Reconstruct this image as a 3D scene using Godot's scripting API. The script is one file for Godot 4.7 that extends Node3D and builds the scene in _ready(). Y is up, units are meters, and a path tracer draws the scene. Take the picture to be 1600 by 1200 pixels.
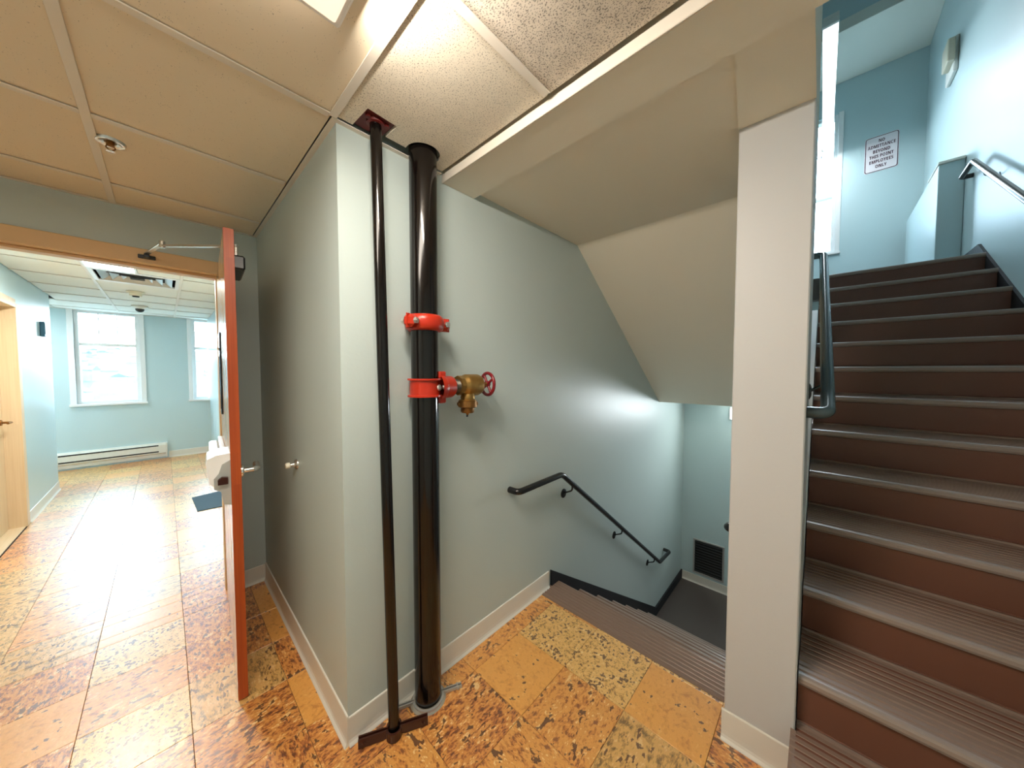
extends Node3D
# Landing of a stairwell: a standpipe on the wall, stairs down and up, a door open to a corridor.
# x runs along the pipe wall towards the stairs, -z through the door, y up; floor at y = 0.

var mats := {}
var used := {}
var rng := RandomNumberGenerator.new()

# ------------------------------------------------------------------ naming
func numbered(n: String) -> String:
	if not used.has(n):
		used[n] = 0
		return n
	used[n] += 1
	return "%s_%03d" % [n, used[n]]

func tag(o: Node, label := "", category := "", group := "", kind := "") -> Node:
	if label != "": o.set_meta("label", label)
	if category != "": o.set_meta("category", category)
	if group != "": o.set_meta("group", group)
	if kind != "": o.set_meta("kind", kind)
	return o

func thing(called: String, label: String, category: String, at := Vector3.ZERO, group := "", kind := "") -> Node3D:
	var o := Node3D.new()
	o.name = numbered(called)
	add_child(o)
	o.position = at
	tag(o, label, category, group, kind)
	return o

func part(called: String, st: SurfaceTool, m: Material, parent: Node) -> MeshInstance3D:
	var o := MeshInstance3D.new()
	o.name = called if parent != self else numbered(called)
	o.mesh = st.commit()
	o.material_override = m
	o.cast_shadow = GeometryInstance3D.SHADOW_CASTING_SETTING_ON
	parent.add_child(o, true)
	return o

func struct(called: String, st: SurfaceTool, m: Material, label: String, category: String) -> MeshInstance3D:
	var o := part(called, st, m, self)
	tag(o, label, category, "", "structure")
	return o

# ------------------------------------------------------------------ shapes
func mb() -> SurfaceTool:
	var st := SurfaceTool.new()
	st.begin(Mesh.PRIMITIVE_TRIANGLES)
	return st

func tri(st: SurfaceTool, a: Vector3, b: Vector3, c: Vector3, n: Vector3) -> void:
	var g := (b - a).cross(c - a)
	if g.length_squared() < 1e-16: return
	if g.dot(n) > 0.0:
		var t := b
		b = c
		c = t
	for p: Vector3 in [a, b, c]:
		st.set_normal(n)
		st.add_vertex(p)

func face(st: SurfaceTool, pts: Array, n: Vector3) -> void:
	for i in range(1, pts.size() - 1):
		tri(st, pts[0], pts[i], pts[i + 1], n)

# box with bevelled edges; xf places it
func bx(st: SurfaceTool, lo: Vector3, hi: Vector3, bev := 0.0, xf := Transform3D.IDENTITY) -> void:
	var c := (lo + hi) * 0.5
	var h := (hi - lo).abs() * 0.5
	var b: float = min(bev, min(h.x, min(h.y, h.z)) * 0.49)
	for ax in 3:
		for s: float in [-1.0, 1.0]:
			var n := Vector3.ZERO
			n[ax] = s
			var u := (ax + 1) % 3
			var v := (ax + 2) % 3
			var q := []
			for k: Vector2 in [Vector2(-1, -1), Vector2(1, -1), Vector2(1, 1), Vector2(-1, 1)]:
				var p := c
				p[ax] += s * h[ax]
				p[u] += k.x * (h[u] - b)
				p[v] += k.y * (h[v] - b)
				q.append(xf * p)
			face(st, q, (xf.basis * n).normalized())
	if b <= 0.0: return
	for ax in 3:
		var u := (ax + 1) % 3
		var v := (ax + 2) % 3
		for su: float in [-1.0, 1.0]:
			for sv: float in [-1.0, 1.0]:
				var n := Vector3.ZERO
				n[u] = su
				n[v] = sv
				var q := []
				for k in 4:
					var p := c
					p[ax] += (h[ax] - b) * (-1.0 if k == 0 or k == 3 else 1.0)
					p[u] += su * (h[u] - (b if k >= 2 else 0.0))
					p[v] += sv * (h[v] - (0.0 if k >= 2 else b))
					q.append(xf * p)
				face(st, q, (xf.basis * n).normalized())
	for sx: float in [-1.0, 1.0]:
		for sy: float in [-1.0, 1.0]:
			for sz: float in [-1.0, 1.0]:
				var s := Vector3(sx, sy, sz)
				var q := []
				for ax in 3:
					var p := c
					for k in 3:
						p[k] += s[k] * (h[k] - (0.0 if k == ax else b))
					q.append(xf * p)
				face(st, q, (xf.basis * s).normalized())

# polygon (array of Vector2) pushed along an axis: ax "x": (z,y), "y": (x,z), "z": (x,y)
func prism(st: SurfaceTool, poly: Array, ax: String, a0: float, a1: float, smooth := false) -> void:
	var pts := PackedVector2Array(poly)
	var to3 := func(p: Vector2, d: float) -> Vector3:
		if ax == "x": return Vector3(d, p.y, p.x)
		if ax == "y": return Vector3(p.x, d, p.y)
		return Vector3(p.x, p.y, d)
	var along: Vector3 = to3.call(Vector2.ZERO, 1.0)
	var area := 0.0
	for i in pts.size():
		var p := pts[i]
		var q := pts[(i + 1) % pts.size()]
		area += p.x * q.y - q.x * p.y
	var sg := 1.0 if area > 0 else -1.0
	var ns := []
	for i in pts.size():
		var e := pts[(i + 1) % pts.size()] - pts[i]
		ns.append(Vector2(e.y, -e.x).normalized() * sg)
	for i in pts.size():
		var j := (i + 1) % pts.size()
		var p := pts[i]
		var q := pts[j]
		var n2: Vector2 = ns[i]
		var n3: Vector3 = to3.call(n2, 0.0)
		if not smooth:
			face(st, [to3.call(p, a0), to3.call(q, a0), to3.call(q, a1), to3.call(p, a1)], n3)
		else:
			var na: Vector3 = to3.call((n2 + ns[(i - 1 + pts.size()) % pts.size()]).normalized(), 0.0)
			var nb: Vector3 = to3.call((n2 + ns[j]).normalized(), 0.0)
			quad_n(st, to3.call(p, a0), to3.call(q, a0), to3.call(q, a1), to3.call(p, a1), na, nb, nb, na)
	var idx := Geometry2D.triangulate_polygon(pts)
	for i in range(0, idx.size(), 3):
		tri(st, to3.call(pts[idx[i]], a0), to3.call(pts[idx[i + 1]], a0), to3.call(pts[idx[i + 2]], a0), -along)
		tri(st, to3.call(pts[idx[i]], a1), to3.call(pts[idx[i + 1]], a1), to3.call(pts[idx[i + 2]], a1), along)

func quad_n(st: SurfaceTool, a: Vector3, b: Vector3, c: Vector3, d: Vector3, na: Vector3, nb: Vector3, nc: Vector3, nd: Vector3) -> void:
	var mean := na + nb + nc + nd
	for t in [[a, b, c, na, nb, nc], [a, c, d, na, nc, nd]]:
		var g: Vector3 = (t[1] - t[0]).cross(t[2] - t[0])
		if g.length_squared() < 1e-18: continue
		var order: Array = [0, 1, 2] if g.dot(mean) < 0.0 else [0, 2, 1]
		for k: int in order:
			st.set_normal(t[k + 3])
			st.add_vertex(t[k])

# round bar along a path
func tube(st: SurfaceTool, path: Array, r: float, sides := 20, caps := true) -> void:
	var rings := []
	var norms := []
	var up := Vector3.UP
	var d0: Vector3 = (path[1] - path[0]).normalized()
	if abs(d0.dot(up)) > 0.9: up = Vector3.RIGHT
	var u := d0.cross(up).normalized()
	for i in path.size():
		var din: Vector3 = (path[i] - path[max(i - 1, 0)]).normalized() if i > 0 else d0
		var dout: Vector3 = (path[min(i + 1, path.size() - 1)] - path[i]).normalized() if i < path.size() - 1 else din
		var t := (din + dout).normalized()
		u = (u - t * u.dot(t)).normalized()
		var v := t.cross(u)
		var k: float = 1.0 / max(0.5, t.dot(din))
		var bend := (dout - din)
		var ring := []
		var nr := []
		for s in sides:
			var a := TAU * s / sides
			var n := u * cos(a) + v * sin(a)
			var off := n * r
			if bend.length() > 1e-4:
				var bn := bend.normalized()
				off += bn * (off.dot(bn)) * (k - 1.0)
			ring.append(path[i] + off)
			nr.append(n)
		rings.append(ring)
		norms.append(nr)
	for i in path.size() - 1:
		for s in sides:
			var e := (s + 1) % sides
			quad_n(st, rings[i][s], rings[i][e], rings[i + 1][e], rings[i + 1][s], norms[i][s], norms[i][e], norms[i + 1][e], norms[i + 1][s])
	if caps:
		face(st, rings[0], -d0)
		face(st, rings[-1], (path[-1] - path[-2]).normalized())

# rounds the corners of a path
func rounded(path: Array, r: float, n := 6) -> Array:
	var out := [path[0]]
	for i in range(1, path.size() - 1):
		var a: Vector3 = path[i - 1]
		var b: Vector3 = path[i]
		var c: Vector3 = path[i + 1]
		var k: float = min(r, min(a.distance_to(b), b.distance_to(c)) * 0.49)
		var p := b + (a - b).normalized() * k
		var q := b + (c - b).normalized() * k
		for j in n + 1:
			var t := float(j) / n
			out.append(p.lerp(b, t).lerp(b.lerp(q, t), t))
	out.append(path[-1])
	return out

# turned shape: profile of (radius, height) round the y axis of xf
func lathe(st: SurfaceTool, prof: Array, xf := Transform3D.IDENTITY, sides := 28, crease := 0.7) -> void:
	for i in prof.size() - 1:
		var p: Vector2 = prof[i]
		var q: Vector2 = prof[i + 1]
		var e := (q - p)
		if e.length() < 1e-6: continue
		var n2 := Vector2(e.y, -e.x).normalized()
		var np := n2
		var nq := n2
		if i > 0:
			var e0: Vector2 = p - prof[i - 1]
			var m := Vector2(e0.y, -e0.x).normalized()
			if m.dot(n2) > crease: np = (m + n2).normalized()
		if i < prof.size() - 2:
			var e1: Vector2 = prof[i + 2] - q
			var m := Vector2(e1.y, -e1.x).normalized()
			if m.dot(n2) > crease: nq = (m + n2).normalized()
		for s in sides:
			var a := TAU * s / sides
			var b := TAU * (s + 1) / sides
			var ca := Vector3(cos(a), 0, sin(a))
			var cb := Vector3(cos(b), 0, sin(b))
			var y := Vector3.UP
			quad_n(st, xf * (ca * p.x + y * p.y), xf * (cb * p.x + y * p.y), xf * (cb * q.x + y * q.y), xf * (ca * q.x + y * q.y),
				(xf.basis * (ca * np.x + y * np.y)).normalized(), (xf.basis * (cb * np.x + y * np.y)).normalized(),
				(xf.basis * (cb * nq.x + y * nq.y)).normalized(), (xf.basis * (ca * nq.x + y * nq.y)).normalized())

# hexagonal or other regular prism along y of xf
func nut(st: SurfaceTool, r: float, h: float, xf: Transform3D, sides := 6) -> void:
	var top := []
	var bot := []
	for s in sides:
		var a := TAU * s / sides
		top.append(xf * Vector3(cos(a) * r, h, sin(a) * r))
		bot.append(xf * Vector3(cos(a) * r, 0, sin(a) * r))
	for s in sides:
		var a := TAU * (s + 0.5) / sides
		var e := (s + 1) % sides
		face(st, [top[s], top[e], bot[e], bot[s]], (xf.basis * Vector3(cos(a), 0, sin(a))).normalized())
	face(st, top, xf.basis.y.normalized())
	face(st, bot, -xf.basis.y.normalized())

# a transform at p whose y axis is dir
func aim(p: Vector3, dir: Vector3) -> Transform3D:
	var y := dir.normalized()
	var x := y.cross(Vector3.UP if abs(y.y) < 0.9 else Vector3.BACK).normalized()
	return Transform3D(Basis(x, y, x.cross(y)), p)

# a wall of boxes round openings. along "x" or "z"; a0..a1 its run, t0..t1 its thickness, holes [a0, a1, y0, y1]
func wall(st: SurfaceTool, along: String, a0: float, a1: float, t0: float, t1: float, y0: float, y1: float, holes := []) -> void:
	var cuts := [a0, a1]
	for h in holes:
		for v: float in [h[0], h[1]]:
			if v > a0 and v < a1: cuts.append(v)
	cuts.sort()
	for i in cuts.size() - 1:
		var s: float = cuts[i]
		var e: float = cuts[i + 1]
		if e - s < 1e-5: continue
		var spans := [[y0, y1]]
		for h in holes:
			if h[0] <= s + 1e-5 and h[1] >= e - 1e-5:
				var nx := []
				for sp in spans:
					if h[2] > sp[0]: nx.append([sp[0], min(h[2], sp[1])])
					if h[3] < sp[1]: nx.append([max(h[3], sp[0]), sp[1]])
				spans = nx
		for sp in spans:
			if along == "x": bx(st, Vector3(s, sp[0], t0), Vector3(e, sp[1], t1))
			else: bx(st, Vector3(t0, sp[0], s), Vector3(t1, sp[1], e))

# ------------------------------------------------------------------ materials
func mat(key: String, col: Color, rough := 0.6, metal := 0.0) -> StandardMaterial3D:
	var m := StandardMaterial3D.new()
	m.resource_name = key
	m.albedo_color = col
	m.roughness = rough
	m.metallic = metal
	mats[key] = m
	return m

func c8(r: float, g: float, b: float) -> Color:
	return Color(r / 255.0, g / 255.0, b / 255.0)

func noise_tex(freq: float, sd: int, size := 256, normal := false, bump := 2.0, ntype := FastNoiseLite.TYPE_SIMPLEX_SMOOTH) -> NoiseTexture2D:
	var n := FastNoiseLite.new()
	n.noise_type = ntype
	n.frequency = freq
	n.seed = sd
	n.fractal_octaves = 4
	var t := NoiseTexture2D.new()
	t.width = size
	t.height = size
	t.seamless = true
	t.noise = n
	t.as_normal_map = normal
	t.bump_strength = bump
	return t

func bumpy(m: StandardMaterial3D, tex: Texture2D, scale: float, strength: float, world := true) -> void:
	m.normal_enabled = true
	m.normal_texture = tex
	m.normal_scale = strength
	m.uv1_triplanar = true
	m.uv1_world_triplanar = world
	m.uv1_scale = Vector3.ONE * scale

func nz(ty: int, f: float, sd: int, oct := 1) -> FastNoiseLite:
	var n := FastNoiseLite.new()
	n.noise_type = ty
	n.frequency = f
	n.seed = sd
	n.fractal_type = FastNoiseLite.FRACTAL_FBM if oct > 1 else FastNoiseLite.FRACTAL_NONE
	n.fractal_octaves = oct
	return n

# burl cork print of a floor tile: flakes of several tones, some in dark clusters
func cork(size: int, sd: int, pal: Array, dark: float, flake: float, stretch: float, fine: float) -> ImageTexture:
	var im := Image.create(size, size, false, Image.FORMAT_RGB8)
	var cell := nz(FastNoiseLite.TYPE_CELLULAR, flake, sd)
	cell.cellular_return_type = FastNoiseLite.RETURN_CELL_VALUE
	cell.cellular_jitter = 1.0
	cell.domain_warp_enabled = true
	cell.domain_warp_amplitude = 22.0
	cell.domain_warp_frequency = 0.03
	var big := nz(FastNoiseLite.TYPE_SIMPLEX_SMOOTH, 0.0075, sd + 1, 3)
	var mid := nz(FastNoiseLite.TYPE_SIMPLEX_SMOOTH, 0.035, sd + 2, 3)
	var grain := nz(FastNoiseLite.TYPE_SIMPLEX, 0.16, sd + 3, 2)
	var chip := nz(FastNoiseLite.TYPE_CELLULAR, flake * 2.3, sd + 5)
	chip.cellular_return_type = FastNoiseLite.RETURN_CELL_VALUE
	chip.domain_warp_enabled = true
	chip.domain_warp_amplitude = 10.0
	chip.domain_warp_frequency = 0.06
	for y in size:
		for x in size:
			var u := float(x)
			var v := float(y) * stretch
			var b := big.get_noise_2d(x, y)
			var t := cell.get_noise_2d(u, v) * 0.5 + mid.get_noise_2d(u, v) * 0.75 + b * 0.7 + grain.get_noise_2d(u, v * 0.5) * fine + chip.get_noise_2d(u, v) * fine * 1.3
			var k: float = clamp((t + 1.0) * 0.5, 0.0, 0.999) * (pal.size() - 1)
			var i := int(k)
			var col: Color = (pal[i] as Color).lerp(pal[i + 1], smoothstep(0.25, 0.75, k - i))
			# clusters of dark chips
			if cell.get_noise_2d(u + 900.0, v + 300.0) > 0.35 - 0.2 * b and mid.get_noise_2d(u + 500.0, v) + b * 1.1 > 0.42 - dark:
				col = col.lerp(Color(0.23, 0.10, 0.06), 0.8)
			im.set_pixel(x, y, col.lerp(Color(0.96, 0.80, 0.50), 0.16))
	im.generate_mipmaps()
	return ImageTexture.create_from_image(im)

# wood grain running along y of the picture
func wood(size: int, sd: int, a: Color, b: Color) -> ImageTexture:
	var im := Image.create(size, size, false, Image.FORMAT_RGB8)
	var n1 := nz(FastNoiseLite.TYPE_SIMPLEX_SMOOTH, 0.012, sd, 4)
	var n2 := nz(FastNoiseLite.TYPE_SIMPLEX_SMOOTH, 0.11, sd + 1, 2)
	for y in size:
		for x in size:
			var t := 0.5 + 0.5 * n1.get_noise_2d(x * 2.2, y * 0.18) + 0.35 * n2.get_noise_2d(x * 1.6, y * 0.05)
			im.set_pixel(x, y, a.lerp(b, clamp(t, 0, 1)))
	im.generate_mipmaps()
	return ImageTexture.create_from_image(im)

# mineral fibre face of a ceiling tile: worm holes and pin holes
func fibre(size: int, sd: int, many: float, base: Color) -> ImageTexture:
	var im := Image.create(size, size, false, Image.FORMAT_RGB8)
	var n1 := nz(FastNoiseLite.TYPE_SIMPLEX_SMOOTH, 0.02, sd, 3)
	var n2 := nz(FastNoiseLite.TYPE_SIMPLEX, 0.17, sd + 1, 2)
	var many_k: float = clamp(0.4 + many * 2.0, 0.0, 1.0)
	for y in size:
		for x in size:
			var t := n1.get_noise_2d(x, y)
			var h := n2.get_noise_2d(x, y * 0.7)
			var col := base.lerp(base.darkened(0.10), clamp(0.5 + t * 0.6, 0, 1) * many_k)
			if h > 0.62 - many * (0.6 + 0.5 * t): col = col.darkened(0.42)
			im.set_pixel(x, y, col)
	im.generate_mipmaps()
	return ImageTexture.create_from_image(im)

func tri_tex(m: StandardMaterial3D, tex: Texture2D, scale: Vector3, world := true) -> void:
	m.albedo_texture = tex
	m.albedo_color = Color.WHITE
	m.uv1_triplanar = true
	m.uv1_world_triplanar = world
	m.uv1_scale = scale

func make_materials() -> void:
	var peel := noise_tex(0.05, 3, 256, true, 1.5)
	var w := mat("wall_paint", c8(188, 202, 200), 0.42)
	bumpy(w, peel, 3.0, 0.12)
	var wd := mat("divider_paint", c8(198, 199, 199), 0.5)
	bumpy(wd, peel, 3.0, 0.12)
	var ws := mat("stair_paint", c8(190, 212, 215), 0.36)
	bumpy(ws, peel, 3.0, 0.15)
	var gy := mat("gypsum", c8(234, 229, 212), 0.7)
	bumpy(gy, peel, 3.0, 0.1)
	mat("white_ceiling", c8(232, 232, 222), 0.7)
	mat("base_vinyl", c8(226, 224, 214), 0.4)
	mat("trim_white", c8(232, 232, 230), 0.35)
	mat("latch_dark", c8(58, 24, 18), 0.35, 0.3)
	mat("nosing_highlight", c8(148, 133, 124), 0.30)  # lamp light catching the stair edges, put into a lighter colour
	mat("beam_trim", c8(206, 199, 186), 0.6)
	mat("plenum", c8(40, 26, 20), 0.9)
	mat("tee_white", c8(226, 220, 208), 0.45)
	mat("black_gloss", c8(13, 9, 8), 0.14)
	mat("black_rail", c8(26, 27, 29), 0.25)
	mat("rail_steel", c8(70, 84, 88), 0.25, 0.3)
	mat("skirt_dark", c8(20, 25, 31), 0.6)
	mat("red_enamel", c8(174, 42, 20), 0.3)
	mat("wheel_red", c8(122, 12, 24), 0.35)
	mat("rust_red", c8(92, 20, 16), 0.5)
	var br := mat("brass", c8(168, 132, 74), 0.38, 0.85)
	bumpy(br, noise_tex(0.09, 5, 128, true, 2.0), 14.0, 0.35, false)
	mat("brass_dark", c8(140, 98, 52), 0.42, 0.8)
	mat("thread_steel", c8(92, 88, 80), 0.45, 0.7)
	mat("bolt_zinc", c8(205, 205, 200), 0.3, 0.9)
	mat("chrome", c8(215, 215, 212), 0.25, 0.9)
	mat("satin", c8(190, 192, 190), 0.4, 0.6)
	mat("clamp_brown", c8(62, 30, 20), 0.35)
	mat("mortar", c8(150, 146, 134), 0.85)
	var rub := mat("tread_rubber", c8(134, 112, 99), 0.32)
	bumpy(rub, noise_tex(0.03, 8, 256, true, 1.2), 5.0, 0.15)
	mat("riser_rubber", c8(112, 72, 56), 0.40)
	mat("landing_rubber", c8(84, 76, 72), 0.32)
	mat("frame_paint", c8(222, 186, 138), 0.4)
	var dw := mat("door_edge_wood", c8(214, 98, 30), 0.4)
	tri_tex(dw, wood(256, 11, c8(146, 56, 16), c8(178, 82, 30)), Vector3(3.0, 1.0, 3.0), false)
	var df := mat("door_face_wood", c8(200, 150, 100), 0.18)
	tri_tex(df, wood(256, 13, c8(206, 158, 108), c8(226, 184, 136)), Vector3(2.0, 1.0, 2.0), false)
	var oak := mat("oak", c8(222, 190, 145), 0.4)
	tri_tex(oak, wood(256, 17, c8(216, 190, 152), c8(230, 208, 174)), Vector3(2.0, 1.0, 2.0), false)
	mat("dark_glass", c8(18, 26, 40), 0.1)
	mat("white_plastic", c8(232, 232, 226), 0.4)
	mat("beige_plastic", c8(222, 214, 192), 0.45)
	mat("dark_plastic", c8(30, 34, 38), 0.3)
	mat("blue_plastic", c8(60, 110, 135), 0.4)
	mat("heater_white", c8(224, 224, 214), 0.35)
	mat("slot_dark", c8(30, 32, 30), 0.7)
	mat("mat_dark", c8(62, 84, 98), 0.85)
	mat("grille_black", c8(14, 15, 17), 0.45)
	mat("sign_white", c8(236, 228, 232), 0.35)
	mat("sign_ink", c8(70, 26, 44), 0.5)
	var lamp := mat("lamp_warm", c8(255, 244, 226), 0.5)
	lamp.emission_enabled = true
	lamp.emission = c8(255, 236, 210)
	lamp.emission_energy_multiplier = 0.6
	var lc := mat("lamp_cool", c8(250, 253, 255), 0.5)
	lc.emission_enabled = true
	lc.emission = c8(244, 252, 255)
	lc.emission_energy_multiplier = 2.6
	var pane := mat("pane_glass", Color(0.9, 0.97, 0.98, 0.06), 0.02)
	pane.transparency = BaseMaterial3D.TRANSPARENCY_ALPHA
	# ceiling tiles: a fine, a coarse and a nearly smooth face
	for k in 3:
		var tm := mat("ceiling_tile_%d" % k, Color.WHITE, 0.85)
		tri_tex(tm, fibre(384, 40 + k, [-0.45, -0.02, 0.24][k], [c8(232, 220, 196), c8(226, 218, 200), c8(224, 214, 198)][k]), Vector3.ONE * 2.4)
	# floor tiles
	var tan := c8(218, 166, 98)
	var pals := [
		[c8(130, 66, 28), c8(196, 118, 48), c8(226, 156, 74), c8(218, 146, 66), c8(244, 208, 146)],   # orange cork
		[c8(130, 88, 42), c8(212, 160, 84), c8(236, 192, 114), c8(230, 180, 104), c8(246, 218, 158)],  # pale with specks
		[c8(96, 42, 22), c8(168, 88, 36), c8(212, 134, 58), c8(216, 142, 64), c8(240, 200, 138)],     # reddish, chips
		[c8(200, 124, 48), c8(222, 150, 64), c8(234, 164, 76), c8(230, 160, 72), c8(240, 178, 96)],   # plain amber
		[c8(104, 76, 40), c8(172, 126, 66), c8(216, 168, 94), tan, c8(232, 196, 136)],                 # olive brown
	]
	var ripple := noise_tex(0.02, 21, 256, true, 3.0)
	for k in 5:
		var fm := mat("floor_tile_%d" % k, Color.WHITE, 0.36)
		fm.albedo_texture = cork(384, 60 + 10 * k, pals[k], [0.06, 0.14, 0.2, -0.4, 0.05][k], [0.06, 0.085, 0.065, 0.05, 0.06][k], [0.55, 0.9, 0.5, 0.8, 0.45][k], [0.28, 0.3, 0.34, 0.16, 0.3][k])
		fm.normal_enabled = true
		fm.normal_texture = ripple
		fm.normal_scale = 0.22
		fm.metallic_specular = 0.9
		fm.clearcoat_enabled = true
		fm.clearcoat = 0.7
		fm.clearcoat_roughness = 0.32

# ------------------------------------------------------------------ lights
func area_light(at: Vector3, size: Vector2, towards: Vector3, energy: float, col: Color, parent: Node) -> void:
	var l := AreaLight3D.new()
	l.name = "glow_light"
	l.area_size = size
	l.area_normalize_energy = true
	l.light_energy = energy
	l.light_color = col
	l.area_range = 14.0
	l.area_attenuation = 2.0
	l.shadow_enabled = true
	parent.add_child(l, true)
	var z := -towards.normalized()
	var x := (Vector3.UP if abs(z.y) < 0.9 else Vector3.BACK).cross(z).normalized()
	l.global_transform = Transform3D(Basis(x, z.cross(x), z), at)

# ------------------------------------------------------------------ scene
const XW := 0.468      # face of the return wall
const ZW := -1.348     # face of the pipe wall
const ZD := -2.89      # face of the door wall
const ZR := 0.99       # face of the wall beside the stairs up
const CE := 2.44       # tile ceiling
const RISE := 0.192
const GO := 0.284
const LOW := -1.36     # landing below
const UPL := 2.49      # landing above

func _ready() -> void:
	rng.seed = 7
	# ---- camera
	var cam := Camera3D.new()
	cam.name = "camera"
	cam.fov = 99.053
	cam.keep_aspect = Camera3D.KEEP_HEIGHT
	cam.near = 0.03
	cam.far = 2000.0
	add_child(cam)
	var yaw := deg_to_rad(46.7)
	var pit := deg_to_rad(-2.2)
	var roll := deg_to_rad(0.0)
	var f0 := Vector3(sin(yaw), 0, -cos(yaw))
	var r0 := Vector3(cos(yaw), 0, sin(yaw))
	var f := f0 * cos(pit) + Vector3.UP * sin(pit)
	var u := -f0 * sin(pit) + Vector3.UP * cos(pit)
	cam.transform = Transform3D(Basis(r0 * cos(roll) + u * sin(roll), -r0 * sin(roll) + u * cos(roll), -f), Vector3(0, 1.505, 0))
	cam.current = true
	# ---- sky and exposure
	var sm := ProceduralSkyMaterial.new()
	sm.sky_top_color = c8(176, 214, 240)
	sm.sky_horizon_color = c8(232, 246, 252)
	sm.ground_horizon_color = c8(214, 226, 226)
	sm.ground_bottom_color = c8(130, 140, 130)
	sm.sky_energy_multiplier = 1.0
	var sky := Sky.new()
	sky.sky_material = sm
	var env := Environment.new()
	env.background_mode = Environment.BG_SKY
	env.sky = sky
	env.background_energy_multiplier = 25.0
	env.tonemap_mode = Environment.TONE_MAPPER_LINEAR
	env.tonemap_exposure = 1.6
	env.sdfgi_enabled = true
	env.ssao_enabled = true
	env.ssil_enabled = true
	var we := WorldEnvironment.new()
	we.name = "world"
	we.environment = env
	add_child(we)
	make_materials()
	shell()
	landing_ceiling()
	floors()
	stairs_up()
	stairs_down()
	pipes()
	door_open()
	corridor()
	stairwell_fittings()
	small_fittings()
	outside()

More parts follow.
